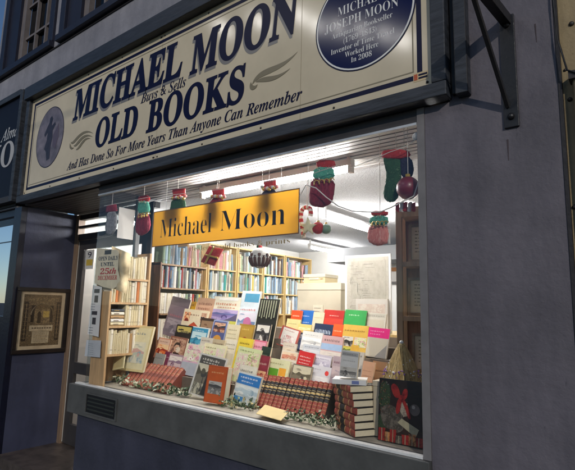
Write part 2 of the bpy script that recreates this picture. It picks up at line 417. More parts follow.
def line(body, st, p0, p1, zb, cap, m, Y=YB-.002, sh=0, wt=0, name='lettering', shadow=None, sp=1):
    mb = MB()
    X0 = F(p0, 0, YB)[0]; X1 = F(p1, 0, YB)[0]; Z = F(0, zb, YB)[1]
    if shadow: letters(mb, body, st, X0-.018, X1-.012, Z-.028, shadow, Y+.001, cap, sh, wt, 0, sp)
    letters(mb, body, st, X0, X1, Z, m, Y, cap, sh, wt, 0, sp)
    return spart(mb, name)
def pl(pxa, pya, pxb, pyb):          # baseline ends measured on the photograph
    a, b = at(pxa, pya, 1, YB), at(pxb, pyb, 1, YB); return a.x, b.x, (a.z+b.z)/2
def line2(body, st, ends, cap, m, sh=0, wt=0, shadow=None):
    mb = MB(); X0, X1, Z = pl(*ends)
    if shadow: letters(mb, body, st, X0-.012, X1-.008, Z-.024, shadow, YB-.001, cap, sh, wt)
    letters(mb, body, st, X0, X1, Z, m, YB-.002, cap, sh, wt)
    return spart(mb, 'lettering')
line2('MICHAEL', 'b', (73, 117.5, 181, 78.5), .30, M_INK, .09, .022, M_SHADOWINK)
line2('MOON', 'b', (189.5, 75.5, 297, 29), .30, M_INK, .09, .022, M_SHADOWINK)
line('Buys & Sells', 'bi', -3.34, -2.765, 3.318, .085, M_INK, sh=.08)
line2('OLD', 'b', (94, 147.5, 136, 134.5), .262, M_INK, .09, .022)
line2('BOOKS', 'b', (146, 130.5, 243, 103), .262, M_INK, .09, .022)
line('And Has Done So For More Years Than Anyone Can Remember', 'bi', -4.49, -1.645, 2.918, .082, M_INK, sh=.06, wt=.004)
# flourishes either side of OLD BOOKS
def swash(mb, pts, wmax, m, Y):
    n = 24; c = []
    for i in range(n+1):
        t = i/n
        p = [(1-t)**3*pts[0][k]+3*(1-t)**2*t*pts[1][k]+3*(1-t)*t*t*pts[2][k]+t**3*pts[3][k] for k in (0, 1)]
        c.append(p)
    top, bot = [], []
    for i, p in enumerate(c):
        q0, q1 = c[max(0, i-1)], c[min(n, i+1)]; dx, dz = q1[0]-q0[0], q1[1]-q0[1]; L_ = math.hypot(dx, dz) or 1
        ww = wmax*math.sin(math.pi*(i/n)**.8)**.9*.5
        top.append((p[0]-dz/L_*ww, p[1]+dx/L_*ww)); bot.append((p[0]+dz/L_*ww, p[1]-dx/L_*ww))
    for i in range(n):
        mb.add([(top[i][0], Y, top[i][1]), (bot[i][0], Y, bot[i][1]), (bot[i+1][0], Y, bot[i+1][1]), (top[i+1][0], Y, top[i+1][1])], [(0, 1, 2, 3)], m)
fl = MB(); Y = YB-.002
swash(fl, [(-4.36, 3.17), (-4.30, 3.10), (-4.2, 3.30), (-3.96, 3.17)], .035, M_OLIVE, Y)
swash(fl, [(-4.30, 3.12), (-4.22, 3.09), (-4.17, 3.24), (-3.97, 3.14)], .035, M_OLIVE, Y-.0004)
swash(fl, [(-4.25, 3.07), (-4.16, 3.07), (-4.14, 3.18), (-4.00, 3.13)], .032, M_OLIVE, Y-.0008)
swash(fl, [(-4.37, 3.16), (-4.37, 3.11), (-4.33, 3.09), (-4.29, 3.10)], .025, M_OLIVE, Y-.0012)
spart(fl, 'flourish')
fl = MB()
swash(fl, [(-2.02, 3.10), (-1.95, 3.20), (-1.80, 3.11), (-1.645, 3.215)], .042, M_OLIVE, Y)
swash(fl, [(-1.99, 3.11), (-1.90, 3.12), (-1.84, 3.06), (-1.70, 3.12)], .034, M_OLIVE, Y-.0004)
swash(fl, [(-2.03, 3.12), (-2.04, 3.07), (-1.99, 3.06), (-1.97, 3.09)], .03, M_OLIVE, Y-.0008)
spart(fl, 'flourish')
# oval picture
ov = MB(); ox, oz = F(-4.915, 3.35, YB); n = 48
for rx, rz, m, yy in ((.285, .325, M_OVALD, .0012), (.275, .315, M_OVAL, .0022)):
    ov.prism([(ox+rx*math.cos(2*math.pi*k/n), oz+rz*math.sin(2*math.pi*k/n)) for k in range(n)], YB-yy, YB-.0002, m)
fig = [(-.02, -.26), (.05, -.25), (.045, -.12), (.07, -.02), (.06, .06), (.12, .12), (.10, .15), (.03, .12), (.03, .16), (.045, .20), (.01, .235), (-.03, .215), (-.03, .17), (-.07, .13), (-.13, .05), (-.11, .02), (-.05, .06), (-.06, -.03), (-.10, -.12), (-.05, -.16)]
ov.prism([(ox+x*.9, oz+z*.95) for x, z in fig][::1], YB-.0034, YB-.0024, M_OVALD)
ov.prism([(ox+.02+x, oz-.05+z) for x, z in ((.05, .05), (.15, .16), (.17, .02), (.12, -.10), (.06, -.06))], YB-.0040, YB-.0025, mat('oval_mid', (.10, .075, .10), .35))
spart(ov, 'oval_picture')
# roundel
rd = MB(); rx_, rz_ = F(-1.222, 3.313, YB); n = 64
for rr, m, yy in ((.318, M_INK, .0015), (.310, M_WHITEP, .0030), (.300, M_ROUND, .0045)):
    rd.prism([(rx_+rr*math.cos(2*math.pi*k/n), rz_+rr*math.sin(2*math.pi*k/n)) for k in range(n)], YB-yy, YB-.0002, m)
YR = YB-.0055
for body, xa, xb, zb, cap, st in (('A PLAQUE', -1.34, -1.08, 3.455, .036, 'b'), ('MICHAEL', -1.355, -1.06, 3.335, .058, 'b'), ('JOSEPH MOON', -1.445, -.975, 3.254, .058, 'b'), ('Antiquarian Bookseller', -1.395, -1.010, 3.203, .034, 'b'),
                              ('(1769\u20131843)', -1.315, -1.105, 3.153, .034, 'b'), ('Inventor of Time Travel', -1.40, -1.0, 3.106, .034, 'b'),
                              ('Worked Here', -1.305, -1.095, 3.061, .034, 'b'), ('In 2008', -1.265, -1.135, 3.018, .032, 'b')):
    if body == 'A PLAQUE': continue
    letters(rd, body, st, xa+.0, xb, zb, M_WHITEP, YR, cap, 0, -.012)
spart(rd, 'roundel', 0, 'round blue plaque with white ring and white lettering')
# maker's sticker
st_ = MB().box((-.900, YB-.0015, 2.795), (-.822, YB-.0002, 2.842), hexm('c9b48c')).box((-.896, YB-.003, 2.803), (-.878, YB-.0016, 2.835), hexm('b5532a'))
for k in range(2): st_.box((-.872, YB-.003, 2.806+k*.017), (-.826, YB-.0016, 2.815+k*.017), M_INK)
spart(st_, 'sticker')
# vertical batten right of the sign
MB().box((-.715, -.03, 2.69), (-.69, -.002, 4.2), M_DARK).box((-.688, -.06, 2.672), (-.628, -.002, 4.2), M_FRAMEW).build('batten', bld, .004)
# upper windows (navy frames and sills)
def upwin(xa, xb, zb, zt):
    fm = MB()
    fm.box((xa, -.06, zb), (xb, .10, zb+.07), M_SHUT)
    fm.box((xa, -.03, zb+.0705), (xa+.11, .10, zt), M_SHUT); fm.box((xb-.11, -.03, zb+.0705), (xb, .10, zt), M_SHUT)
    fm.box((xa+.112, -.03, zt-.1), (xb-.112, .10, zt), M_SHUT)
    wn = fm.build('window', bld, .005)
    sa = MB(); gw = mat('sash_grey', (.15, .13, .125), .5, .2, 8)
    a, b = xa+.112, xb-.112; c = a+.28
    sa.box((a, .0, zb+.072), (c, .06, zt-.102), M_SHUT)            # folded shutter leaf on the left
    sa.box((c+.002, .03, zb+.072), (c+.10, .09, zt-.102), gw)
    sa.box((c+.102, .05, zb+.072), (b, .09, zb+.13), gw)
    for X in (c+.34, c+.60):
        if X < b-.05: sa.box((X, .052, zb+.131), (X+.03, .088, zt-.102), gw)
    for Z in (zb+.42, zb+.85, zb+1.25): sa.box((c+.103, .055, Z), (b, .085, Z+.028), gw)
    sa.build('sash', wn)
    MB().box((c+.102, .092, zb+.131), (b, .096, zt-.102), M_PANED).build('pane', wn)
    MB().box((c+.102, .21, zb+.131), (b, .22, zt-.102), mat('curtain', (.10, .085, .075), .8, .4, 6, stretch=(6, 1, .4))).build('curtain', wn)
upwin(-6.42, -5.03, 4.402, 6.2); upwin(-4.90, -3.4, 4.402, 6.2)
# drip line below the windows
MB().box((-6.55, -.012, 4.375), (-.28, -.0005, 4.386), M_DARKW).build('string_course', bld)

# wall bracket
bx = -.455; bkt = thing('wall_bracket', 'black iron wall bracket with slanted brace on the slate wall', 'bracket', (bx, 0, 2.47))
tip = Vector((-.43*.09, -.43, 2.985-2.47))
MB().box((-.032, -.014, .0), (.032, -.001, .55), M_IRON).build('wall_plate', bkt, .003)
MB().bar((0, -.012, .525), tip+Vector((0, 0, -.0)), .04, .05, M_IRON).build('arm', bkt, .002)
MB().bar((-.012, -.014, .10), tip+Vector((-.01, .03, -.035)), .016, .022, M_IRON).build('brace', bkt)
MB().ball((0, -.016, .05), .016, M_IRON, 10).build('bolt', bkt); MB().ball((0, -.016, .50), .014, M_IRON, 10).build('bolt', bkt)
# scuffs and rust run below the bracket
rust = mat('rust_run', (.055, .04, .045), .7, .4, 12)
for (px, py, wd_, ln, tl) in ((508, 150, .004, .10, 0), (535.5, 33, .0035, .09, .002)):
    p = at(px, py, 1, -.0006)
    MB().prism([(p.x-wd_, p.z+ln/2), (p.x+wd_, p.z+ln/2), (p.x+wd_*.4+tl, p.z-ln/2), (p.x-wd_*.2+tl, p.z-ln/2)], -.0012, -.0004, rust).build('rust_stain', bld)
# ------------------------------------------------------------------ neighbours
nl = thing('corner_shop', 'navy corner shop front with dark sign at the end of the street', 'building', (-6, 0, 0))
def npart(mb, name, par, bev=0):
    o = mb.build(name, par, bev); o.matrix_parent_inverse = Matrix.Translation(-Vector(par.location)); return o
npart(MB().box((-7.4, .0, 2.712), (-5.502, .22, 4.058), M_DARKW), 'fascia', nl)
so2 = MB()
for k in range(9): so2.box((-7.4, .02+k*.06, 2.672), (-5.562, .072+k*.06, 2.69), mat('slat_grey', (.20, .19, .20), .6))
so2.box((-7.4, 0, 2.692), (-5.562, .6, 2.71), M_DARK); npart(so2, 'soffit', nl)
npart(MB().box((-7.4, .05, 0), (-5.562, .15, 1.42), M_NAVY), 'stall_riser', nl)
nw = npart(MB().box((-7.4, .05, 2.59), (-5.562, .12, 2.67), M_NAVY).box((-7.4, .05, 1.421), (-5.562, .12, 1.47), M_NAVY).box((-5.60, .05, 1.471), (-5.562, .12, 2.589), M_NAVY).box((-7.4, .05, 1.471), (-7.34, .12, 2.589), M_NAVY).box((-7.339, .06, 2.30), (-5.601, .075, 2.308), M_NAVY), 'window', nl)
gp = MB().box((-7.34, .08, 1.47), (-5.601, .086, 2.59), glass('corner_glass', .04, .4)).build('pane', nw)
ns = thing('neighbour_sign', 'dark navy sign with white script and large letters beside the cream sign', 'sign', (-5.9, -.04, 2.8)); nso = Vector(ns.location)
npart(MB().box((-7.2, -.045, 2.79), (-5.575, -.005, 3.97), mat('sign_dark', (.005, .006, .014), .5, spec=.2)), 'board', ns)
npart(MB().box((-5.574, -.075, 2.72), (-5.50, -.002, 4.02), M_FRAMEW).box((-7.2, -.075, 3.971), (-5.575, -.002, 4.04), M_FRAMEW).box((-7.2, -.075, 2.72), (-5.575, -.002, 2.789), M_DARKW), 'frame', ns, .005)
lt = MB(); letters(lt, 's & Alma', 'i', -6.32, -5.60, 3.50, M_WHITEP, -.047, .14, .1, 0, 0); letters(lt, 'NO', 'b', -6.34, -5.64, 3.17, mat('letter_grey', (.42, .41, .40), .4), -.0475, .30, 0, .01)
npart(lt, 'lettering', ns)
# right hand neighbour
nr = thing('cream_building', 'weathered cream rendered building against the slate shop wall', 'building', (0, 0, 0))
MB().box((-.2485, .02, 0), (2.0, .4, 6.2), M_CREAMWALL).build('wall', nr)
MB().box((-.2635, -.004, 0), (-.249, .03, 6.2), mat('edge_black', (.018, .016, .018), .6, .4, 20, .3, 40)).build('edge_strip', nr)
rng = random.Random(9)
for k in range(9): 
    Z = 1.2+k*.22
    if rng.random() < .8: MB().ball((-.240+rng.uniform(0, .05), .02, Z+rng.uniform(-.1, .1)), rng.uniform(.006, .012), M_DARKW, 8).build('chip', nr)
pp = thing('drainpipe', 'cream painted drainpipe with a dark clip against the cream building', 'pipe', (-.185, -.012, 0))
MB().tube([(0, 0, 0), (0, 0, 2.62)], .024, mat('pipe_cream', (.28, .21, .12), .5, .35, 9, .2, 30)).build('pipe', pp)
for z in (1.45, 2.62): MB().box((-.034, -.034, z), (.034, .031, z+.035), M_DARKW).build('clip', pp)
cb = MB().tube([at(551, -30, 1, -.02), at(553, 5, 1, -.02), at(558, 40, 1, -.03), at(567, 70, 1, -.05), at(580, 74, 1, -.05)], .004, M_DARK)
tag(cb.build('cable'), 'thin black cable hanging along the cream building', 'cable')

# ------------------------------------------------------------------ yellow name sign in the window
YY = .075
ya = at(154, 212, 1, YY); yb = at(299, 234, 1, YY)
zt_ = (at(154, 212, 1, YY).z+at(299, 188, 1, YY).z)/2; zb_ = (at(153, 247, 1, YY).z+yb.z)/2
my = bpy.data.materials.new('yellow_panel'); my.use_nodes = True; ntm = my.node_tree; pb = ntm.nodes['Principled BSDF']
pb.inputs['Base Color'].default_value = (.38, .19, .012, 1); pb.inputs['Roughness'].default_value = .35
tr = ntm.nodes.new('ShaderNodeBsdfTranslucent'); tr.inputs[0].default_value = (.36, .175, .010, 1); mx = ntm.nodes.new('ShaderNodeMixShader'); mx.inputs[0].default_value = .5
ntm.links.new(pb.outputs[0], mx.inputs[1]); ntm.links.new(tr.outputs[0], mx.inputs[2]); ntm.links.new(mx.outputs[0], ntm.nodes['Material Output'].inputs[0])
ys = thing('name_sign', 'yellow translucent name sign with black serif letters hung inside the window', 'sign', (ya.x, YY, zb_)); yo = Vector(ys.location)
npart(MB().add([(ya.x, YY, zb_), (yb.x, YY, zb_), (yb.x, YY, zt_), (ya.x, YY, zt_)], [(0, 1, 2, 3)], my), 'panel', ys)
W = yb.x-ya.x; H = zt_-zb_
yl = MB(); letters(yl, 'Michael', 'b', ya.x+.065*W, ya.x+.465*W, zb_+.24*H, M_DARK, YY-.001, .52*H, 0, -.013); letters(yl, 'Moon', 'b', ya.x+.525*W, ya.x+.925*W, zb_+.24*H, M_DARK, YY-.001, .52*H, 0, -.013)
npart(yl, 'lettering', ys)
yr = MB(); brn = mat('sign_edge', (.12, .045, .01), .4)
for a_, b_ in (((0, 0), (W, .007)), ((0, H-.007), (W, H)), ((0, .0075), (.006, H-.0075)), ((W-.006, .0075), (W, H-.0075))):
    yr.box((ya.x+a_[0], YY-.002, zb_+a_[1]), (ya.x+b_[0], YY-.0005, zb_+b_[1]), brn)
npart(yr, 'border_line', ys)
for X in (ya.x+.15, yb.x-.15): npart(MB().tube([(X, YY, zt_-.002), (X, YY, 2.672)], .0015, M_WHITEP, 6), 'cord', ys)
gl = MB(); pa = at(190, 247, 1, .011); pb2 = at(290, 241, 1, .011)
letters(gl, 'dealer in old books & prints', 'b', pa.x, pb2.x, (pa.z+pb2.z)/2-.02, mat('gold_leaf', (.35, .26, .12), .5), .0105, .032, 0, -.012)
tag(gl.build('window_lettering'), 'small faint gold lettering on the pane under the yellow name sign', 'lettering')


# festoon of lit bulbs across the street, mirrored in the varnished sign
M_BULB = emit('bulb_glow', (1, .96, .92), 110)
fe = thing('festoon_lights', 'string of lit white bulbs hung over the street, mirrored in the cream sign', 'lights', (0, -6, 0))
fp = [(-8.6, -6, 9.1), (-7.3, -6, 8.8), (-6.06, -6, 8.5), (-5.55, -6, 8.05), (-5.02, -6, 7.81), (-4.44, -6, 7.54), (-3.91, -6, 7.26), (-3.51, -6, 6.99), (-1.5, -6, 6.6), (2, -6, 6.5)]
npart(MB().tube(fp, .012, M_DARK, 6), 'cable', fe)
for p in fp[:8]:
    npart(MB().ball((p[0], p[1], p[2]-.14), .085, M_BULB, 12), 'bulb', fe); npart(MB().lathe([(.03, 0), (.035, .05), (.02, .075)], M_DARK, 10, (p[0], p[1], p[2]-.07)), 'socket', fe)

# ------------------------------------------------------------------ shelf books (one mesh per colour, shared by the copies)
SPINES = [('cream', 'd8cba6'), ('ivory', 'e6dfcb'), ('grey blue', '7f93a6'), ('pale blue', 'a9c0cc'), ('dark blue', '2f4467'), ('black', '1d1c1e'), ('brown', '5e4030'),
          ('maroon', '6b262a'), ('red', 'a93430'), ('orange', 'c9773a'), ('sage green', '8fa287'), ('dark green', '2d4a3a'), ('teal', '2f8f86'), ('white', 'dedcd6'),
          ('grey', '8d8c8a'), ('tan', 'ad8a5c'), ('pink', 'c98f93'), ('yellow', 'cdb24c'), ('mauve', '8a7a94'), ('charcoal', '40444a')]
SBM = {}
def shelf_mesh(name, hx):
    for var in (0, 1, 2):
        m = mat('cloth_'+hx, hx, .55, .12, 14); lab = mat('spine_gold', 'a88a52', .6) if name in ('black', 'brown', 'maroon', 'dark blue', 'dark green', 'charcoal', 'red', 'teal') else mat('spine_brown', '7d6c5a', .6)
        b = MB(); y0, y1 = -.5, .5
        # spine is gently rounded towards +x ; unit box x from -1 to 0
        prof = [(-1, -.5), (-.06, -.5), (0, -.28), (.02, 0), (0, .28), (-.06, .5), (-1, .5)]
        vs = [(x, y, 0) for x, y in prof]+[(x, y, 1) for x, y in prof]; n = len(prof)
        b.add(vs, [(i, (i+1) % n, (i+1) % n+n, i+n) for i in range(n-1)], m)
        b.add(vs, [tuple(range(n, 2*n)), tuple(range(n-1, -1, -1))], m)
        b.box((-.98, -.40, .985), (-.05, .40, 1.004), M_PAGES); b.box((-1.003, -.42, .02), (-.9, .42, .98), M_PAGES)
        if var == 0:
            for z in (.16, .80): b.box((-.02, -.34, z), (.024, .34, z+.018), lab)
        elif var == 1: b.box((-.02, -.13, .42), (.024, .13, .80), lab)
        me_o = b.build('book'); SBM[name, var] = me_o.data; bpy.data.objects.remove(me_o)
for nme, hx in SPINES: shelf_mesh(nme, hx)
ORD = ['first', 'second', 'third', 'fourth', 'fifth', 'sixth', 'seventh', 'eighth', 'ninth', 'tenth', 'eleventh', 'twelfth', 'thirteenth', 'fourteenth', 'fifteenth', 'sixteenth', 'seventeenth', 'eighteenth', 'nineteenth', 'twentieth', 'twenty first', 'twenty second', 'twenty third', 'twenty fourth']
NB = [0]; SHELF = [0]; FARBOOKS = MB()
def shelf_book(cname, var, loc, h, t, d, label, group, rz=0, tilt=0, parent=None, flat=False):
    o = bpy.data.objects.new('book', SBM[cname, var]); col.objects.link(o)
    o.scale = (d, t, h); o.location = loc
    o.rotation_euler = (tilt, 0, rz) if not flat else (R(90), 0, rz)
    tag(o, label, 'book', group); NB[0] += 1
    return o
# left wall bookcases, facing +x
BAYS = [(.755, 1.375), (1.39, 1.845), (1.86, 2.32), (2.335, 2.775), (2.79, 3.40)]
SHZ = [1.29, 1.55, 1.81, 2.05]; XF = -3.90
CASEN = ['dark oak bookcase', 'second bookcase', 'third bookcase', 'fourth bookcase', 'farthest bookcase']
PAL = [['black', 'tan', 'charcoal', 'pale blue', 'grey blue', 'red', 'white', 'brown', 'sage green', 'grey', 'ivory', 'dark blue'], ['teal', 'grey blue', 'white', 'ivory', 'pale blue', 'sage green', 'grey', 'cream', 'ivory', 'pale blue'], ['sage green', 'cream', 'pale blue', 'ivory', 'grey', 'yellow', 'white', 'ivory', 'grey blue'], ['pale blue', 'grey blue', 'white', 'dark blue', 'ivory', 'sage green', 'grey', 'pale blue'], ['pale blue', 'grey', 'mauve', 'white', 'ivory', 'grey blue', 'sage green', 'tan', 'white']]
rng = random.Random(11)
for i, (ya_, yb_) in enumerate(BAYS):
    bc = thing('bookcase', ['dark oak bookcase with wide end panel, nearest the window', 'pine bookcase next to the dark oak one, along the side wall', 'pine bookcase behind the pudding bauble, third along the side wall', 'fourth pine bookcase from the window along the side wall', 'farthest pine bookcase at the back of the shop'][i], 'bookcase', (XF, ya_, .08), 'bookcases along the side wall')
    wm = M_OAK if i == 0 else M_YPINE; L_ = yb_-ya_; D = .30 if i == 0 else .24; top = 2.062-.08
    for yy, nm in ((-.012 if i == 0 else 0, 'side_panel'), (L_-.016, 'side_panel')):
        MB().box((-D, yy, 0), (0, yy+.014, top if i == 0 else 2.33-.08), M_OAK if i == 0 and yy < .1 else M_YPINE).build('side_panel', bc)
    MB().box((-D-.012, 0, 0), (-D-.001, L_, top), M_OAKM).build('back_panel', bc)
    for z in [.40, .80]+SHZ+([2.33] if i else []):
        o = MB().box((-D, .0185 if z < 2.04 or i else -.012, z-.015-.08), (-.001, L_-.0165, z-.08), M_OAKM if i == 0 else M_YPINE).build('shelf', bc)
    rows = [(k, z) for k, z in enumerate(SHZ)]
    for k, z in rows:
        if i >= 2 and k == 0: continue
        if i == 1 and k == 0: continue
        yy = ya_+.024; n = 0
        rn = {0: 'fourth row', 1: 'third row', 2: 'second row', 3: 'top row'}[k]
        hmax = (SHZ[k+1]-z-.019) if k < 3 else .25
        series = (i == 0 and k in (0, 1))
        while True:
            t = rng.uniform(.014, .036)
            if series: t = rng.uniform(.026, .034)
            if yy+t > yb_-.024: break
            if rng.random() < .04 and not series: yy += rng.uniform(.01, .03)
            cn = rng.choice(PAL[i]) if rng.random() < .85 else rng.choice(SPINES)[0]
            if series and n < 11: cn = 'ivory' if rng.random() < .8 else 'white'
            if k == 3: cn = rng.choice(['ivory', 'white', 'pale blue', 'cream', 'grey', 'grey blue', 'tan', 'sage green', 'pink'] if i < 3 else ['grey blue', 'pale blue', 'sage green', 'ivory', 'charcoal', 'pink', 'brown'])
            h = min(hmax, rng.uniform(.17, .25)*(1.04 if k == 3 else 1))
            if series: h = min(hmax, .2+rng.uniform(0, .008))
            tl = 0; extra = 0
            if rng.random() < .07 and not series:
                tl = rng.choice((-1, 1))*rng.uniform(.06, .14); extra = h*abs(math.sin(tl))
                if yy+t+extra > yb_-.024: tl = extra = 0
            if SHELF[0] >= 182:          # past three hundred books in all: the farthest, smallest ones are one mass
                me_ = SBM[cn, rng.randrange(3)]; T_ = Matrix.Translation((XF-.012-rng.uniform(0, .02), yy+t/2+(extra if tl > 0 else 0), z+.0005+abs(math.sin(tl))*t*.5)) @ Matrix.Rotation(tl, 4, 'X') @ Matrix.Diagonal((rng.uniform(.12, .16), t-.0012, h, 1))
                vs_ = [T_ @ v.co for v in me_.vertices]; o_ = len(FARBOOKS.v); FARBOOKS.v += [tuple(v) for v in vs_]
                for p in me_.polygons: FARBOOKS.f.append([i_+o_ for i_ in p.vertices]); FARBOOKS.m.append(FARBOOKS.mi(me_.materials[p.material_index])); FARBOOKS.sm.append(False)
                yy += t+extra; n += 1; continue
            SHELF[0] += 1
            shelf_book(cn, rng.randrange(3), (XF-.012-rng.uniform(0, .02), yy+t/2+(extra if tl > 0 else 0), z+.0005+abs(math.sin(tl))*t*.5), h, t-.0012, rng.uniform(.12, .16),
                       f'{cn} spine, {ORD[min(n, 23)]} from the window, {rn} of the {CASEN[i]}', 'books on the side wall bookcases', tilt=tl)
            yy += t+extra; n += 1
fb = FARBOOKS.build('shelf_books'); fb['kind'] = 'stuff'; fb['label'] = 'rows of small spines on the farther pine bookcases at the back'; fb['category'] = 'books'
# pale books in the small pine bookcase beside the return glass
bc = thing('bookcase', 'small pine bookcase of cream books standing against the return glass', 'bookcase', (-3.65, .045, ZS))
PX0, PY1 = -.20, .40
MB().box((PX0, 0, 0), (0.0, .018, 1.74-ZS), M_PINE).build('side_panel', bc)
MB().box((PX0, PY1-.018, 0), (0, PY1, 2.10-ZS), M_PINE).build('side_panel', bc)
MB().box((PX0-.012, 0, 0), (PX0-.001, PY1, 1.95-ZS), M_PINE).build('back_panel', bc)
for z in (1.215, 1.45, 1.65, 1.858): MB().box((PX0, .0185, z-.018-ZS), (-.001, PY1-.0185, z-ZS), M_PINE).build('shelf', bc)
rng = random.Random(5)
for z, hm, rn, y0_ in ((1.215, .21, 'fourth row', .02), (1.45, .175, 'third row', .17), (1.65, .185, 'second row', .02), (1.858, .215, 'top row', .17)):
    yy = .045+y0_+.002; n = 0
    while True:
        t = rng.uniform(.016, .030)
        if yy+t > .045+PY1-.02: break
        cn = rng.choice(['cream', 'cream', 'cream', 'ivory', 'ivory', 'tan', 'orange' if rng.random() < .4 else 'cream'])
        shelf_book(cn, rng.choice((0, 2, 2)), (-3.655-rng.uniform(0, .012), yy+t/2, z+.0005), min(hm, rng.uniform(.165, .21)), t-.001, .13, f'{cn} book, {ORD[n]} from the window, {rn}, small pine bookcase', 'pale books in the small pine bookcase'); yy += t; n += 1
z = 1.4505
for n in range(5):
    t = rng.uniform(.022, .034); cn = ['cream', 'white', 'tan', 'ivory', 'charcoal'][n]
    shelf_book(cn, 1, (-3.66, .075, z+t/2), .125, t-.001, .16, f'{cn} book lying flat, {ORD[n]} from the bottom of the pile, small pine bookcase', 'books lying flat in the small pine bookcase', flat=True)
    bpy.context.view_layer.update(); o = bpy.data.objects[-1] if False else None
    z += t
# the flat books: rotated about x so that the height runs along -y; shift them inside
for o in col.objects:
    if o.get('group') == 'books lying flat in the small pine bookcase': o.location.y = .205; o.rotation_euler = (R(90), 0, 0)

# ------------------------------------------------------------------ display steps
def steps(X0, X1, Ys, Zs, label, back):
    t = thing('display_stand', label, 'stand', ((X0+X1)/2, Ys[0], ZS)); W2 = (X1-X0)/2
    m = mat('stand_shade', (.17, .135, .10), .7, .2, 12)  # dark brown chosen so gaps between the books read as shadow
    for k in range(len(Ys)):
        ya_ = Ys[k]-.045-Ys[0]; yb_ = (Ys[k+1]-.045-Ys[0]-.001) if k+1 < len(Ys) else back-Ys[0]
        MB().box((-W2, ya_, 0), (W2, yb_, Zs[k]-ZS), m).build('step', t)
    return t
LY = [.42, .54, .66, .78, .90, 1.02]; LZ = [1.070, 1.150, 1.225, 1.305, 1.385, 1.465]
RY = [.60, .69, .78, .87, .96, 1.05]; RZ = [1.085, 1.150, 1.222, 1.297, 1.370, 1.440]
def span(px0, px1, Ys): return min(at(px0, 350, 1, y).x for y in Ys), max(at(px1, 350, 1, y).x for y in Ys)
# stepped stands: every step as wide as its own row needs (kept simple: one width)
steps(-3.50, -2.44, LY, LZ, 'brown stepped stand coloured like shadow under the larger bank of books', 1.15)
steps(-2.40, -1.42, RY, RZ, 'brown stepped stand coloured like shadow under the bank of books beside the bookcase', 1.16)

# ------------------------------------------------------------------ books shown face out
A_MAP = art('art_map', ['d9cfb4', 'b8b09a', 'cfc6ab', '9a9484', 'd8d0bd'], 60, (1, 1, 1), 'wave')
A_BW = art('art_bw', ['201f1e', '5a5854', 'a8a49a', '2e2c2a', 'd0ccc0'], 22)
A_BW2 = art('art_bw_fine', ['3a3937', '77746e', 'b9b5ab', '4a4845'], 45)
A_LAND = art('art_land', ['5d6f35', '8e9a3e', 'c2bf55', '4e6a4a', '8f93b8'], 14, (1, 1, 3))
A_PURP = art('art_hills', ['5b4f86', '8d80b5', 'b9a8cf', '6d74a8'], 16, (1, 1, 3))
A_FLOR = art('art_floral', ['b0607a', 'd9a3ac', 'e6cfc6', 'c9cfa0', 'ece3d2', '9db08a'], 42)
A_GFLO = art('art_garden', ['6f8f45', 'c5cf8e', 'e1dcb5', 'd39aa0', 'a9b96d'], 40)
A_FACE = art('art_portrait', ['3a2d26', '8a5f47', 'c9a083', '6b3d33', '2a3340'], 18)
A_REDA = art('art_red', ['a23a26', 'd9713b', 'e9c79a', '7a2a22'], 20)
A_BLUE = art('art_blue', ['23628a', '4f9bb5', 'bcd6d8', '2f7f9c'], 18)
A_YEL = art('art_yellow', ['b98c1f', 'e0c040', '7a5a20', 'd9a13a'], 24)
A_ABBY = art('art_abbey', ['6f6857', 'a09a80', '3f3e38', 'c5bfa4', '55503f'], 20, (1.6, 1, .7))
A_TEXT = None
def booklike(mb, u0, u1, v, hh, w, h, m, y, seed, cen=True):     # a line of print too small to read: short broken strokes
    r = random.Random(seed); x = u0
    while x < u1-.02:
        ww = r.uniform(.03, .10)
        if x+ww > u1: break
        n = max(1, int(ww/.02))
        for k in range(n):
            xa = x+k*ww/n; xb = xa+ww/n*.62; g = r.uniform(.6, 1)
            mb.add([((xa-.5)*w, y, h*(1-v)), ((xb-.5)*w, y, h*(1-v)), ((xb-.5)*w, y, h*(1-v)+hh*h*g), ((xa-.5)*w, y, h*(1-v)+hh*h*g)], [(0, 1, 2, 3)], m)
        x += ww+.03
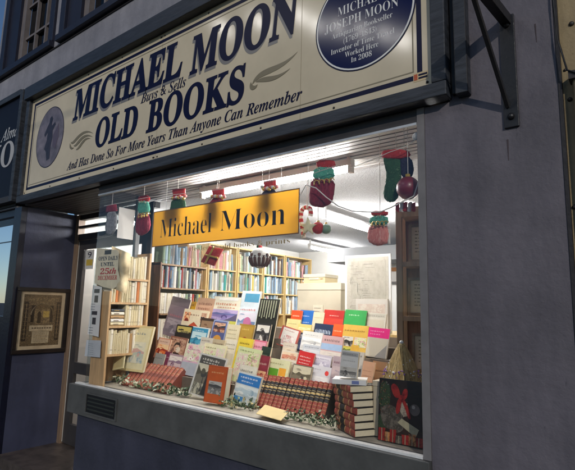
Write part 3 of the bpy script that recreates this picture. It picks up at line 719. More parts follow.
def picture(c, an, u0, v0, u1, v1, w, h, y, seed):
    """printed scenes on the covers: sky, ridges, houses, trees, people, or flowers, in the picture's own colours"""
    r = random.Random(seed*13+5); cols = sorted(ARTC[an], key=lambda q: sum(lin(q))); dk, md, lt = hexm(cols[0]), hexm(cols[len(cols)//2]), hexm(cols[-1]); md2 = hexm(cols[max(1, len(cols)//2-1)])
    j = [0]
    def P(pts, m):
        j[0] += 1; c.add([((u0+(u1-u0)*a-.5)*w, y-.00005*j[0], h*(1-(v0+(v1-v0)*b))) for a, b in pts], [tuple(range(len(pts)))], m)
    def D(a, b, ra, m, sq=1, n=12):
        asp = (u1-u0)*w/((v1-v0)*h); P([(min(1, max(0, a+ra*math.cos(q*2*math.pi/n))), min(1, max(0, b+ra*asp*sq*math.sin(q*2*math.pi/n)))) for q in range(n)], m)
    if an in ('art_floral', 'art_garden', 'art_rabbit', 'art_rose'):
        for q in range(7):
            a, b, ra = r.uniform(.12, .88), r.uniform(.12, .88), r.uniform(.05, .11)
            for e in range(5): D(a+ra*math.cos(e*1.257), b+ra*math.sin(e*1.257), ra*.62, [lt, md, md2][q % 3], 1, 8)
            D(a, b, ra*.4, dk, 1, 8)
        for q in range(5): a, b = r.random()*.8, r.random()*.8; P([(a, b), (a+.10, b+.03), (a+.16, b+.14), (a+.05, b+.09)], md2)
        return
    if an in ('art_portrait', 'art_red') and r.random() < .8:
        P([(.18, 1), (.22, .78), (.40, .66), (.62, .66), (.80, .78), (.86, 1)], dk); P([(.42, .70), (.42, .55), (.60, .55), (.60, .70)], md); D(.5, .42, .17, lt, 1.25); P([(.32, .42), (.30, .26), (.42, .16), (.60, .16), (.71, .27), (.69, .42), (.62, .30), (.42, .29)], dk)
        D(.44, .42, .02, dk, 1, 6); D(.57, .42, .02, dk, 1, 6); P([(.45, .53), (.56, .53), (.53, .55), (.47, .55)], md2); return
    hz = r.uniform(.34, .52)
    P([(0, 0), (1, 0), (1, hz), (0, hz)], lt)
    for q in range(2): a = r.uniform(.05, .6); b = r.uniform(.06, hz*.6); P([(a, b+.05), (a+.08, b), (a+.22, b+.01), (a+.32, b+.05), (a+.2, b+.07)], md)
    xs_ = [0, .18, .36, .55, .74, 1]; P([(0, hz+.2)]+[(x, hz-r.uniform(-.04, .16)) for x in xs_]+[(1, hz+.2)], md2)
    P([(0, hz+.3)]+[(x, hz+r.uniform(.04, .14)) for x in xs_]+[(1, hz+.3)], md)
    for q in range(r.choice((1, 2, 3))):
        a = r.uniform(.08, .7); g = r.uniform(.12, .24); b = hz+r.uniform(.08, .25)
        if r.random() < .55:
            P([(a, b+g), (a, b), (a+g*.5, b-g*.5), (a+g, b), (a+g, b+g)], r.choice((dk, lt))); P([(a+g*.2, b+g), (a+g*.2, b+g*.5), (a+g*.4, b+g*.5), (a+g*.4, b+g)], md2); P([(a-.02, b+.01), (a+g*.5, b-g*.55), (a+g+.02, b+.01), (a+g*.5, b-g*.42)], dk)
        else:
            P([(a+g*.4, b+g*1.1), (a+g*.45, b), (a+g*.55, b), (a+g*.6, b+g*1.1)], dk)
            for e in range(4): D(a+g*r.uniform(.2, .8), b-r.uniform(-.05, .1), g*.33, [dk, md2][e % 2], 1, 9)
    P([(.38, 1), (.47, hz+.2), (.53, hz+.2), (.70, 1)], lt if r.random() < .5 else md)
    for q in range(r.choice((0, 2, 3))): a = r.uniform(.1, .85); b = r.uniform(.66, .8); P([(a, b+.16), (a+.012, b), (a+.05, b), (a+.062, b+.16)], dk); D(a+.03, b-.03, .026, md, 1, 7)
def make_book(w, h, t, spec, seed, edge=False):
    """local: base centre at the origin, front cover faces -y; returns cover and pages builders"""
    bgm = spec[0]; bgm = hexm(bgm) if isinstance(bgm, str) else bgm
    c = MB(); ct = .0022
    c.box((-w/2, -t, 0), (w/2, -t+ct, h), bgm); c.box((-w/2, -ct, 0), (w/2, 0, h), bgm)
    c.box((-w/2, -t+ct, 0), (-w/2+ct, -ct, h), bgm)
    for k, p in enumerate(spec[1:]):
        y = -t-.0003*(k+1)
        if p[0] == 't':
            _, u0, u1, v, hh, m = p; booklike(c, u0, u1, v, hh, w, h, hexm(m) if isinstance(m, str) else m, y, seed+k)
        elif p[0] == 'o':
            _, u, v, r_, m = p; m = hexm(m) if isinstance(m, str) else m
            c.add([((u-.5)*w+r_*w*math.cos(a*math.pi/10), y, h*(1-v)+r_*w*math.sin(a*math.pi/10)) for a in range(20)], [tuple(range(20))], m)
        elif p[0] == 'p':
            _, pts, m = p; m = hexm(m) if isinstance(m, str) else m
            c.add([((u-.5)*w, y, h*(1-v)) for u, v in pts], [tuple(range(len(pts)))], m)
        else:
            u0, v0, u1, v1, m = p; m = hexm(m) if isinstance(m, str) else m
            if m.name in ARTC and (u1-u0)*w > .03 and m.name not in ('art_map',): picture(c, m.name, u0, v0, u1, v1, w, h, y, seed+k)
            c.add([((u0-.5)*w, y, h*(1-v1)), ((u1-.5)*w, y, h*(1-v1)), ((u1-.5)*w, y, h*(1-v0)), ((u0-.5)*w, y, h*(1-v0))], [(0, 1, 2, 3)], m)
    pg = MB().box((-w/2+ct+.0005, -t+ct+.0002, .002), (w/2-.002, -ct-.0002, h-.002), M_PAGES)
    return c, pg
SEED = [0]
def shown(px0, px1, pt, Y, Z, spec, label, t=.016, lean=12, yaw=0, roll=0, pb=None, group='books shown face out in the window'):
    pm = (pt+(pb or pt+24))/2
    xa, xb = at(px0, pm, 1, Y+.02).x, at(px1, pm, 1, Y+.02).x; w = xb-xa
    h = .2
    for _ in range(4):
        tz = at((px0+px1)/2, pt, 1, Y+h*math.sin(R(lean))).z; h = max(.06, (tz-Z)/math.cos(R(lean)))
    SEED[0] += 10
    b = thing('book', label, 'book', ((xa+xb)/2, Y, Z+.001+t*math.sin(R(lean))*.0), group)
    b.rotation_euler = (-R(lean), R(roll), R(yaw))
    c, pg = make_book(w, h, t, spec, SEED[0])
    co = c.build('cover', b); po = pg.build('page_block', b)
    # keep the lower front edge on the shelf
    b.location.z = Z+.001-min(0, min((b.rotation_euler.to_matrix() @ Vector(v)).z for v in c.v))
    return b
S = shown
FL = ZS
# --- larger bank (rows front to back)
S(118, 126, 336, .16, 1.216, ['d9cfa0', ('t', .15, .85, .3, .03, '8a8056'), (.1, .5, .9, .9, hexm('c9c090'))], 'slim cream book leaning in front of the small pine bookcase', .012, 14, 8, 10, 359) if False else None
S(126, 147, 326, .30, 1.06, ['d8c690', (.06, .05, .94, .95, hexm('e2d8ae')), ('t', .2, .8, .2, .05, '6f7f8a'), (.15, .36, .85, .82, art('art_stream', ['b9c0b0', '8fa7b0', 'dcd8c0', 'c9a49a'], 26))], 'large cream picture book with a floral garden cover beside small pine bookcase', .02, 14, 6, 0, 360)
S(117, 127, 335, .22, 1.06, ['d6cc9a', ('t', .2, .8, .25, .03, '8a7f5a'), (.1, .7, .9, .95, hexm('c7b988'))], 'slim plain cream book tilted beside the cream floral picture book', .010, 14, 4, -12, 360)
S(193, 219, 357, .255, FL, ['c9c6bc', (.06, .04, .94, .97, A_ABBY), (.06, .04, .94, .24, hexm('4f4c44')), ('t', .15, .85, .15, .06, 'd8d2c0'), ('t', .2, .8, .21, .03, 'd8d2c0'), ('p', [(.4, .95), (.6, .95), (.55, .5), (.5, .42), (.45, .5)], '2e2c28')], 'book with a sepia abbey photograph and pale border, front row', .014, 16, 4, 6, 397)
S(213, 229, 367, .235, FL, ['b5501d', (.05, .03, .95, .97, hexm('c65a20')), (.14, .42, .8, .76, A_BW2), ('t', .2, .85, .2, .05, 'e2b27a')], 'thick orange book with a small grey picture on the front', .07, 8, 14, 3, 401)
S(235, 259, 375, .30, FL, ['cfd6d4', (0, .05, 1, .38, hexm('2f76b8')), ('t', .12, .88, .18, .06, 'e6ecec'), ('t', .2, .8, .30, .05, 'e6ecec'), (.0, .42, 1, .72, art('art_sky', ['b8c8cc', 'dfe4e0', '93a9b5'], 10)), (.05, .78, .45, .95, hexm('3f7fb0'))], 'pale book with a broad blue title label, front row by red set', .02, 16, -4, 4, 404)
rowL = lambda k: (LY[k], LZ[k])
# row 1
Y, Z = rowL(0)
S(183, 200, 345, Y+.00, Z, ['cfa9b6', (.0, .0, 1, .55, A_FLOR), ('t', .1, .9, .2, .05, '9a5f7a'), (0, .60, 1, 1, hexm('a8abb0'))], 'pink flowered book with a grey lower half', .014, 16, 2, 3, 372)
S(200, 222, 345, Y+.02, Z, ['e0d9b0', (.05, .2, .6, .8, A_GFLO), (.6, .1, .97, .8, A_FLOR), ('t', .1, .6, .14, .04, '8a8050')], 'pale yellow book with pink blossom on its cover', .012, 15, 0, 3, 368)
S(233, 257, 349, Y+.00, Z, ['cfd6a0', (.05, .18, .5, .85, A_FLOR), (.5, .12, .95, .8, A_GFLO), ('t', .12, .8, .12, .045, '7f8a52')], 'pale green book with garden flowers', .014, 15, -3, 4, 374)
S(235, 253, 366, Y-.075, FL, ['ddd8c4', (.0, .25, 1, .7, art('art_fells', ['8d8f92', 'b5b7b2', '55524f', 'd5d2c4'], 18)), ('t', .1, .9, .18, .06, '5a5a58')], 'cream book with a grey hill picture behind the blue labelled book', .012, 14, -2, 3, 388)
S(263, 289, 360, .60, 1.06, ['d6d6ac', (.14, .38, .6, .72, hexm('5f9a2e')), (.62, .32, .9, .62, hexm('e0a23a')), ('t', .15, .85, .2, .05, '9a9a60')], 'cream book with a bright green picture above the red set', .014, 14, -4, 3, 392)
# row 2
Y, Z = rowL(1)
S(155, 164, 354, Y-.12, LZ[0], ['8f8f88', ('t', .1, .9, .3, .06, '4a4a46')], 'small grey book low at the end of the bank', .012, 14, 3, 3, 368)
S(164, 170, 352, Y-.10, LZ[0], ['6e2440', ('t', .15, .85, .3, .04, 'c9a9b0')], 'narrow maroon book low at the end of the bank', .012, 14, 3, 3, 368)
S(169, 182, 355, Y-.125, LZ[0], ['a58a90', (.05, .1, .95, .9, art('art_pattern', ['6b3a4a', 'c9b3b0', '8a6f7f', 'e0d5c8'], 90))], 'small book with a tight maroon pattern', .012, 14, 3, 3, 369)
S(157, 169, 339, Y, Z, ['c98a70', (.06, .3, .94, .9, A_REDA), (.06, .05, .94, .3, hexm('d9b9a4')), ('t', .15, .85, .2, .05, '6a3a30')], 'salmon book with an orange red picture', .014, 14, 3, 4, 358)
S(169, 185, 338, Y+.022, Z, ['8a5a48', (.06, .1, .94, .95, A_FACE), ('o', .6, .55, .12, 'd8c8b0'), ('t', .1, .9, .12, .06, 'd8b59a')], 'brown portrait book beside the salmon book', .014, 14, 3, 4, 358)
S(223, 236, 350, Y-.06, LZ[0]+.001, ['d0c7a8', ('t', .15, .85, .3, .05, '8d835f')], 'small plain beige book in the middle of the bank', .012, 14, 0, 3, 366) if False else None
S(235, 250.5, 339, Y, Z, ['dcc23c', (.1, .3, .9, .85, A_YEL), ('t', .15, .85, .2, .06, '6a5512')], 'yellow book with an orange picture', .014, 14, -2, 3, 359)
S(250.5, 264, 341, Y+.022, Z, ['cf6a80', (.06, .05, .94, .35, hexm('e3a0ae')), ('t', .15, .85, .25, .07, '8a2f45'), (.1, .5, .9, .9, A_FACE)], 'rose pink book beside the yellow book', .014, 14, -2, 3, 360)
S(258, 269, 347, Y-.05, LZ[0], ['24382d', ('t', .2, .85, .25, .05, '8a9a80'), (.15, .5, .85, .85, hexm('35513f'))], 'dark green book at the end of the bank above the red set', .02, 12, -12, 2, 368)
# row 3
Y, Z = rowL(2)
S(168, 180, 326, Y, Z, ['7a7068', (.05, .2, .95, .95, A_FACE)], 'small brown picture book behind the salmon book', .012, 13, 3, 3, 345) if False else None
S(175, 190, 326, Y, Z, ['23211d', (.06, .06, .94, .94, art('art_gold', ['1c1a17', '2a2620', '9a8a3c', '1f1d19', 'b9a95a'], 80)), ('t', .1, .9, .3, .09, 'b9b070')], 'black book with a gold pattern', .014, 13, 3, 3, 346)
S(190, 207, 328, Y+.015, Z, ['d9dcd6', (.05, .04, .95, .96, hexm('2a86a8')), (.1, .2, .9, .8, A_BLUE), (.3, .68, .62, .93, hexm('9ec3c4')), ('t', .2, .8, .17, .05, 'd8e6e6')], 'teal blue book with a white border', .014, 13, 2, 3, 348)
S(210, 224, 321, Y+.022, Z, ['8f9cc0', (.06, .04, .94, .80, hexm('4f5680')), (.12, .08, .88, .36, A_FACE), ('o', .5, .62, .3, 'c08a3a'), (.06, .84, .94, .96, hexm('7fb0d0'))], 'blue violet book with a golden dome picture', .014, 13, 1, 3, 346)
S(225, 237, 325, Y+.00, Z, ['d3c8a6', ('t', .12, .88, .2, .05, '7d7250'), ('t', .12, .88, .32, .03, '7d7250'), ('t', .12, .88, .45, .03, '7d7250'), ('t', .2, .8, .8, .04, '7d7250')], 'plain beige book printed with brown lines of text', .012, 13, 0, 2, 346)
S(236.5, 252, 325, Y+.022, Z, ['9a7a2c', (.08, .06, .92, .94, hexm('a88736')), ('o', .5, .52, .2, '8e3a20'), ('t', .25, .75, .18, .05, 'd8c070')], 'old gold book with a red emblem', .016, 13, -1, 2, 346)
S(253, 268, 324, Y+.00, Z, ['2b2a2a', (.07, .05, .93, .62, A_BW), (0, .66, 1, .82, hexm('b33a4a')), ('t', .1, .9, .78, .05, 'e6dcd0')], 'black and white photograph book with a rose title band', .014, 13, -2, 2, 348)
# row 4
Y, Z = rowL(3)
S(181.5, 205, 311, Y, Z, ['e0d3b4', (.05, .1, .3, .4, A_REDA), ('p', [(.2, .95), (.3, .55), (.5, .4), (.72, .55), (.85, .95), (.66, .95), (.5, .62), (.36, .95)], 'b5492a'), (.74, .08, .95, .4, A_FACE), ('t', .3, .72, .2, .06, '7a4a30')], 'cream book with a rust red arch on its cover', .014, 12, 2, 3, 334)
S(198, 211.5, 319, Y-.06, LZ[2], ['3b2d24', (.06, .08, .94, .92, art('art_crowd', ['2a221e', '6a4a38', '8f7358', '1f1a18', '4a5560'], 34))], 'dark brown book crowded with small figures', .014, 12, 2, 3, 338)
# row 5
Y, Z = rowL(4)
S(166, 183, 300, Y-.04, LZ[3], ['7d6f78', (.0, .0, 1, .22, hexm('6b5f68')), ('t', .15, .85, .5, .06, 'b06a72'), (.1, .55, .9, .92, art('art_grey', ['8a7f86', '6f6670', 'a59ba0'], 12))], 'tall mauve grey book with a faint red title', .02, 10, 4, 9, 338)
S(183, 193, 302, Y+.03, Z, ['d9a52a', (.08, .25, .92, .85, A_YEL), ('t', .15, .85, .16, .08, '7a3d1a')], 'small amber book with an orange picture', .012, 12, 2, 3, 318)
S(194.5, 211, 299, Y, Z, ['c9a184', ('t', .12, .88, .22, .09, '7f4c3c'), ('t', .12, .88, .36, .07, '7f4c3c'), (.1, .55, .9, .9, art('art_rose', ['c49a80', 'a9745f', 'd8b89c'], 14))], 'dusty pink book with a brown title', .014, 12, 2, 3, 324)
S(211, 237.5, 298, Y+.01, Z, ['e2dcc6', (.03, .36, .97, .66, A_PURP), (.03, .66, .97, .97, A_LAND), ('p', [(.5, .66), (.72, .58), (.95, .46), (.97, .66)], '5a5570'), ('t', .12, .9, .24, .07, 'c46a3a'), ('t', .2, .85, .32, .04, 'c46a3a'), (.2, .03, .9, .10, hexm('f0ede4'))], 'broad cream book with a purple hill landscape', .014, 12, 1, 2, 322)
S(237.5, 256.5, 292, Y+.02, Z, ['cdd8dc', (.2, .06, .95, .26, hexm('4a90b0')), (.04, .5, .96, .97, art('art_tree', ['6f86a8', 'c7a2b8', 'a05f86', '8fa0b8', 'd8d3dc'], 14)), ('o', .55, .72, .2, 'b56a90'), (.5, .84, .72, .96, hexm('3a3038')), ('t', .1, .9, .46, .05, 'c0504a')], 'pale blue book with a pink tree picture', .014, 12, 0, 2, 324)
Y, Z = rowL(3)
bkb = ['1f211c', (.05, .02, .95, .42, hexm('171813')), ('t', .12, .9, .56, .045, 'cfcdb8'), ('t', .25, .75, .66, .03, 'cfcdb8'), ('t', .12, .9, .72, .045, 'cfcdb8')]
for k in range(7): bkb.append((.08+k*.125, .03, .135+k*.125, .38+.03*(k % 2), hexm('8d9078')))
S(255, 275.5, 300, Y-.02, Z, bkb, 'tall black book with pale upright stripes like spines', .018, 11, -3, 2, 346)
# --- bank beside the bookcase
rowR = lambda k: (RY[k], RZ[k])
Y, Z = rowR(5)
S(291, 301.5, 311, Y, Z, ['d8481f', (.0, .42, 1, .7, hexm('e6662a')), ('t', .15, .85, .3, .06, 'f0d0b0')], 'orange red paperback at the back beside the blue one', .012, 12, 0, 2, 336)
S(299.5, 313, 311, Y+.022, Z, ['1f5fa8', ('t', .2, .8, .3, .05, 'c9d8e6'), ('t', .2, .8, .6, .04, 'c9d8e6')], 'plain bright blue paperback in the back row', .012, 12, 0, 2, 336)
S(313, 324, 313, Y, Z, ['c9c0a2', ('t', .15, .85, .3, .05, '9a9070')], 'faded beige book between the blue and the red books', .012, 12, 0, 2, 336)
S(323.5, 343.5, 311, Y+.01, Z, ['b3261f', (.0, .38, 1, 1, hexm('c23a2a')), ('t', .3, .75, .27, .045, 'e8c8b8')], 'bright red book in the back row', .014, 12, 0, 2, 338)
S(344.5, 366, 311, Y-.01, Z, ['2f9a4a', (.02, .72, .98, .98, A_MAP), ('t', .2, .7, .24, .05, 'cfe6cf')], 'bright green walking guide in the back row', .014, 12, 0, 2, 338)
S(366, 386, 314, Y+.01, Z, ['cfcaba', (.04, .04, .96, .2, hexm('bdb8a8')), ('t', .1, .9, .15, .04, '7a7668'), (.08, .3, .92, .9, A_MAP)], 'pale grey map book in the back row beside the bookcase', .014, 12, 0, 2, 338)
Y, Z = rowR(4)
S(286, 299.5, 320, Y, Z, ['d2c48a', (.0, .6, 1, 1, hexm('dccf9c')), ('t', .15, .85, .25, .05, '8f8350')], 'buff book below the orange red paperback', .012, 13, 1, 3, 342)
S(298, 311, 325, Y-.03, Z, ['d6bf72', (.05, .2, .95, .6, art('art_buff', ['d0b060', 'e3d6a0', 'b58a44'], 16))], 'mustard buff book below the blue paperback', .012, 13, 1, 3, 344)
S(314.5, 333, 325, Y+.022, Z, ['1c2c48', (.0, .62, 1, 1, hexm('8fa6b8')), ('t', .08, .92, .56, .25, 'c3cfdb')], 'navy book with big pale figures', .014, 13, 0, 3, 346)
S(333, 343, 325, Y, Z, ['e05a22', ('t', .1, .9, .4, .08, 'f2c9a0'), (.0, .6, 1, .8, hexm('c94418'))], 'small orange book tucked behind the yellow walking guide', .012, 13, 0, 3, 345)
Y, Z = rowR(3)
S(342, 367.5, 326, Y, Z, ['d9b04e', (.02, .40, .45, .72, A_BW), (.5, .40, .97, .72, A_GFLO), (.02, .74, .4, .97, A_LAND), (.42, .66, .72, .97, hexm('d6a83c')), ('t', .08, .9, .22, .06, '9a6a2a')], 'yellow walking guide with four small photographs', .014, 12, -1, 2, 356)
S(367, 388.5, 329, Y-.01, Z, ['c9c4b8', (.0, .0, 1, .34, hexm('e5257f')), ('t', .1, .75, .14, .045, 'f3a9c9'), ('t', .1, .6, .24, .035, 'f3a9c9'), (.03, .36, .97, .98, A_MAP), ('p', [(.45, .98), (.95, .55), (.95, .98)], '8f8c86')], 'map guide with a shocking pink title band', .014, 12, -2, 3, 374)
S(279, 297, 330, Y, Z, ['b5554c', (.10, .06, .92, .93, hexm('ded9d0')), (.2, .4, .8, .85, art('art_rabbit', ['e2ddd4', 'c98f8a', 'efeae2', 'b9b2aa'], 14)), ('t', .2, .8, .2, .05, 'a8504a')], 'white book in a red border leaning sideways', .014, 13, 2, 12, 353)
S(297, 305, 333, Y+.02, Z, ['232c44', (.1, .1, .9, .9, art('art_navy', ['232c44', '4a5570', 'a9aab0'], 30))], 'narrow navy book between two white books', .012, 13, 0, 3, 348)
S(302, 322, 333, Y-.015, Z, ['dcdad3', (.04, .3, .96, .92, art('art_snow', ['e3e1da', 'c3c2bd', 'eeece6', 'a9a8a6'], 10)), ('t', .15, .85, .2, .05, '9a9a96')], 'white book with a pale wintry cover', .014, 13, 0, 4, 356)
Y, Z = rowR(2)
S(320.5, 341.5, 337, Y, Z, ['c9a3a0', (.0, .28, 1, .5, hexm('9db6d2')), ('t', .12, .92, .2, .09, '5a4a4c'), (.0, .54, 1, 1, art('art_shore', ['c9bfb6', 'a8a3a3', 'd9cfc2'], 12))], 'dusky pink book with a pale blue band', .014, 13, -1, 3, 366)
S(297, 313, 353, *rowR(1), ['c02a2a', ('t', .12, .88, .28, .06, 'f0d8d0'), ('t', .12, .88, .42, .05, 'f0d8d0'), ('t', .12, .88, .56, .05, 'f0d8d0'), (.0, .66, 1, 1, hexm('cfcac2'))], 'white book with a red title block above the red set', .014, 14, -3, 6, 376)
S(312, 331, 356, RY[1]+.02, RZ[1], ['c3bcc6', (.05, .1, .95, .55, art('art_lilac', ['c9c2cc', 'a9a2b5', 'ddd8dc'], 12)), ('t', .1, .9, .24, .07, '7f7a92')], 'lilac grey book above the red set', .014, 14, -2, 4, 380)
Y, Z = rowR(1)
S(292, 312, 366, *rowR(0), ['6a6458', (.04, .06, .96, .96, A_ABBY), ('t', .1, .9, .3, .09, 'b9b4a0')], 'dark sepia book just behind the red set', .014, 14, -3, 3, 386)
S(311, 331, 367, RY[0]+.02, RZ[0], ['cfcdd0', (.04, .5, .96, .95, art('art_mist', ['d3d1d2', 'b5b3b8', 'e2e0de'], 10)), ('o', .8, .3, .1, 'd0403a'), ('t', .1, .6, .2, .05, '8a8890')], 'pale book with a small red spot behind the red set', .014, 14, -3, 3, 390)
S(331, 345, 357, RY[0]+.01, RZ[0], ['b3a0a4', ('t', .1, .9, .22, .08, '7a5560'), (.05, .3, .95, .95, art('art_dusk', ['a89aa4', '857a86', 'c3b0b0'], 14))], 'dull pink grey book beside the thick pale book', .014, 12, -4, 2, 386)
S(343.5, 358.5, 352, .215, 1.2450, ['c6c6c2', (.04, .62, .96, .97, A_BW2), (.04, .06, .96, .2, hexm('9a9a98')), ('t', .1, .9, .16, .05, '5a5a5c'), ('t', .15, .85, .4, .04, '9a9a98')], 'thick pale grey book standing on the stack, showing its page edge', .05, 6, 20, 5, 388)
S(361, 373, 362, RY[0]+.0, RZ[0], ['c99c7c', ('t', .1, .9, .3, .03, '9a6a50'), ('t', .1, .9, .45, .03, '9a6a50'), ('t', .1, .9, .6, .03, '9a6a50')], 'plain salmon beige book low beside the bookcase', .014, 10, -3, 4, 386)
S(360, 372, 383, .50, FL, ['1f6f6c', (.15, .2, .45, .8, hexm('d8d6c8'))], 'low teal box like book next to the stack', .03, 8, -3, 3, 392)

Y, Z = rowR(2)
S(283, 296, 344, Y+.02, Z, ['cfc3b0', ('t', .1, .9, .2, .06, '7a5a50'), (.06, .3, .94, .94, art('art_fill_a', ['6a5a50', 'a8947c', 'd8c8ac', '8a4a40'], 26))], 'tan picture book below the white book in its red border', .014, 13, 1, 4, 366)
S(303, 321, 346, Y+.02, Z, ['bfc4c8', ('t', .1, .9, .16, .06, '50585e'), (.06, .26, .94, .94, art('art_fill_b', ['6d7880', 'a9b2b8', 'd3d6d6', '4e585e'], 18))], 'blue grey landscape book below the wintry white book', .014, 13, 0, 3, 366)
Y, Z = rowR(1)
S(281, 297, 352, Y+.01, Z, ['d8d0c0', (.05, .05, .95, .4, art('art_fill_c', ['8a3a36', 'c98a70', 'e0c9a8'], 22)), ('t', .1, .9, .55, .06, '7a3a36'), ('t', .1, .9, .68, .04, '7a7060')], 'cream book with a rust picture strip above the green picture book', .014, 13, 0, 3, 376)
S(345, 363, 352, Y+.02, Z, ['b9b2a6', (.05, .3, .95, .95, A_BW2), ('t', .1, .9, .18, .07, '4a4640')], 'grey photographic book low between the yellow guide and the map guide', .014, 13, -2, 2, 376)
S(372, 386, 362, RY[0]+.06, RZ[0], ['a87f58', ('t', .1, .9, .3, .05, '5a4028'), (.1, .5, .9, .9, hexm('946c48'))], 'brown book low under the shocking pink guide', .02, 10, -4, 2, 386)
Y, Z = rowR(0)
S(277, 292, 364, Y+.03, Z, ['a9a08c', (.05, .05, .95, .95, art('art_fill_d', ['3a352e', '6f6554', 'b5a98c', '8a7d64'], 22))], 'olive brown old photograph book beside the dark sepia book', .014, 13, 0, 3, 388)
Y, Z = rowL(1)
S(199, 211, 338, Y+.03, Z, ['c9c2b0', ('t', .1, .9, .15, .06, '6a5a50'), (.06, .25, .94, .94, art('art_fill_e', ['7f8a9a', 'b9b0a0', '5a6472', 'd8cfbc'], 24))], 'pale book with a slate blue picture under the teal book', .014, 13, 0, 2, 358)
S(211, 223, 340, Y+.012, Z, ['b8a888', ('t', .1, .9, .2, .08, '5a4630'), (.08, .34, .92, .92, art('art_fill_f', ['8a6a48', 'c9b088', '5f4a34'], 24))], 'brown and buff book under the golden dome book', .014, 13, 0, 2, 358)
S(223, 235, 340, Y+.03, Z, ['d9d2bd', ('t', .1, .9, .2, .05, '7d7250'), ('t', .1, .9, .35, .04, '7d7250'), (.1, .5, .9, .9, A_MAP)], 'beige map booklet under the plain text covered book', .012, 13, 0, 2, 358)
Y, Z = rowL(2)
S(205, 214, 334, Y+.05, Z, ['6f6a74', (.08, .1, .92, .9, A_FACE)], 'narrow grey portrait book behind the teal book', .012, 13, 0, 2, 346)
Y, Z = rowL(0)
S(257, 268, 356, Y+.01, Z, ['8a2f3a', ('t', .1, .9, .3, .07, 'd8b8a8'), (.1, .5, .9, .9, A_REDA)], 'dark red book tucked under the dark green one', .014, 13, -4, 2, 372)
# ------------------------------------------------------------------ the two bound sets and the stack
def volume(Lh, t, d, body, lab, gilt, name_, side=None):
    """local: foot of the spine at the origin, spine faces -y and runs up +z"""
    b = MB(); prof = [(-t/2, d), (-t/2, .004), (-t*.3, -.005), (0, -.009), (t*.3, -.005), (t/2, .004), (t/2, d)]
    n = len(prof); vs = [(x, y, 0) for x, y in prof]+[(x, y, Lh) for x, y in prof]
    b.add(vs, [(i, i+1, i+1+n, i+n) for i in range(1, n-2)], body, True)
    b.add(vs, [(i, i+1, i+1+n, i+n) for i in (0, n-2)], side or body)
    b.add(vs, [tuple(range(n-1, -1, -1)), tuple(range(n, 2*n))], body)
    def band(z0, z1, m, off):
        p2 = [(x*1.01, y-off) for x, y in prof[1:-1]]; k = len(p2)
        v2 = [(x, y, z0*Lh) for x, y in p2]+[(x, y, z1*Lh) for x, y in p2]
        b.add(v2, [(i, i+1, i+1+k, i+k) for i in range(k-1)], m, True)
    if lab:
        band(.42, .80, lab, .0006)
        for z in (.40, .81, .70, .53): band(z, z+.012, gilt, .0010)
        for z in (.10, .20, .30, .93): band(z, z+.008, gilt, .0010)
        band(.60, .66, gilt, .0009)
    else:
        for z in (.08, .28, .72, .92): band(z, z+.01, gilt, .0008)
        band(.48, .62, M_DARKLAB, .0006)
    p = MB().box((-t/2+.003, .012, Lh-.003), (t/2-.003, d-.004, Lh+.0008), M_PAGES).box((-t/2+.003, d-.006, .004), (t/2-.003, d+.0008, Lh-.004), M_PAGES)
    return b, p
M_RED = mat('leather_red', (.30, .055, .035), .4, .25, 25); M_BLK = mat('leather_black', (.018, .017, .018), .4, .3, 25)
M_GILT = mat('gilt', (.62, .46, .20), .35, .1, 20, metal=.5); M_BRICK = mat('leather_brick', (.30, .085, .05), .45, .3, 22); M_DARKLAB = mat('leather_brown', (.17, .045, .03), .45, .2, 20)
def bound_row(X0, X1, Y0, Z0, th, n, proto, lab, group, dark_last=None):
    for k in range(n):
        o = proto if k == 0 else copy_tree(proto)
        o.location = (X0+(k+.5)*(X1-X0)/n, Y0+random.uniform(-.003, .003), Z0); o.rotation_euler = (-th+random.uniform(-.012, .012), 0, random.uniform(-.01, .01))
        tag(o, lab.format(ORD[k]), 'book', group)
t = (.66)/17
pr_ = thing('bound_volume', 'x', 'book'); b, p = volume(.225, t-.003, .135, M_RED, M_BLK, M_GILT, 'red', M_BLK); b.build('binding', pr_); p.build('page_block', pr_)
bound_row(-2.33, -1.67, .325, ZS+.012, .537, 17, pr_, 'red and black bound volume, {} from the orange book in its row', 'long row of red and black bound volumes')
pr_ = thing('bound_volume', 'x', 'book'); b, p = volume(.24,   .60/12-.009, .13, M_BRICK, None, M_GILT, 'brick', M_DARKLAB); b.build('binding', pr_); p.build('page_block', pr_)
bound_row(-3.655, -3.055, .215, ZS+.012, .815, 12, pr_, 'brick red bound volume, {} from the small pine bookcase in its row', 'row of brick red bound volumes')
# wedges that hold the leaning rows
for xa, xb, Y0, th, Lh, d, lab in ((-2.33, -1.67, .325, .537, .217, .135, 'dark wedge shaped rack under the long red and black row'), (-3.655, -3.055, .215, .815, .225, .13, 'dark wedge shaped rack under the brick red row')):
    n_ = Vector((0, math.cos(th), -math.sin(th))); u_ = Vector((0, math.sin(th), math.cos(th))); o_ = Vector((0, Y0, ZS+.012))+n_*(d+.006)
    tp = o_+u_*Lh*.95; bt = o_+u_*.065
    wv = [(bt.y, ZS+.001), (bt.y, max(bt.z, ZS+.002)), (tp.y, tp.z), (tp.y+.02, tp.z), (tp.y+.02, ZS+.001)]
    mb = MB(); nn = len(wv); vs = [(xa+.01, y, z) for y, z in wv]+[(xb-.01, y, z) for y, z in wv]
    mb.add(vs, [tuple(range(nn)), tuple(range(2*nn-1, nn-1, -1))]+[(i, i+nn, (i+1) % nn+nn, (i+1) % nn) for i in range(nn)], M_OAK)
    tag(mb.build('book_rack'), lab, 'rack')
# stack of eight
pr_ = thing('stacked_book', 'x', 'book')
sb, d, hh, t = .0, .15, .21, .037
b = MB()
b.box((-hh/2, 0, 0), (hh/2, d, .003), M_BLK).box((-hh/2, 0, t-.003), (hh/2, d, t), M_BLK)
prof = [(d, 0)]; 
spn = [(-hh/2-.0, 0)]
b2 = MB()
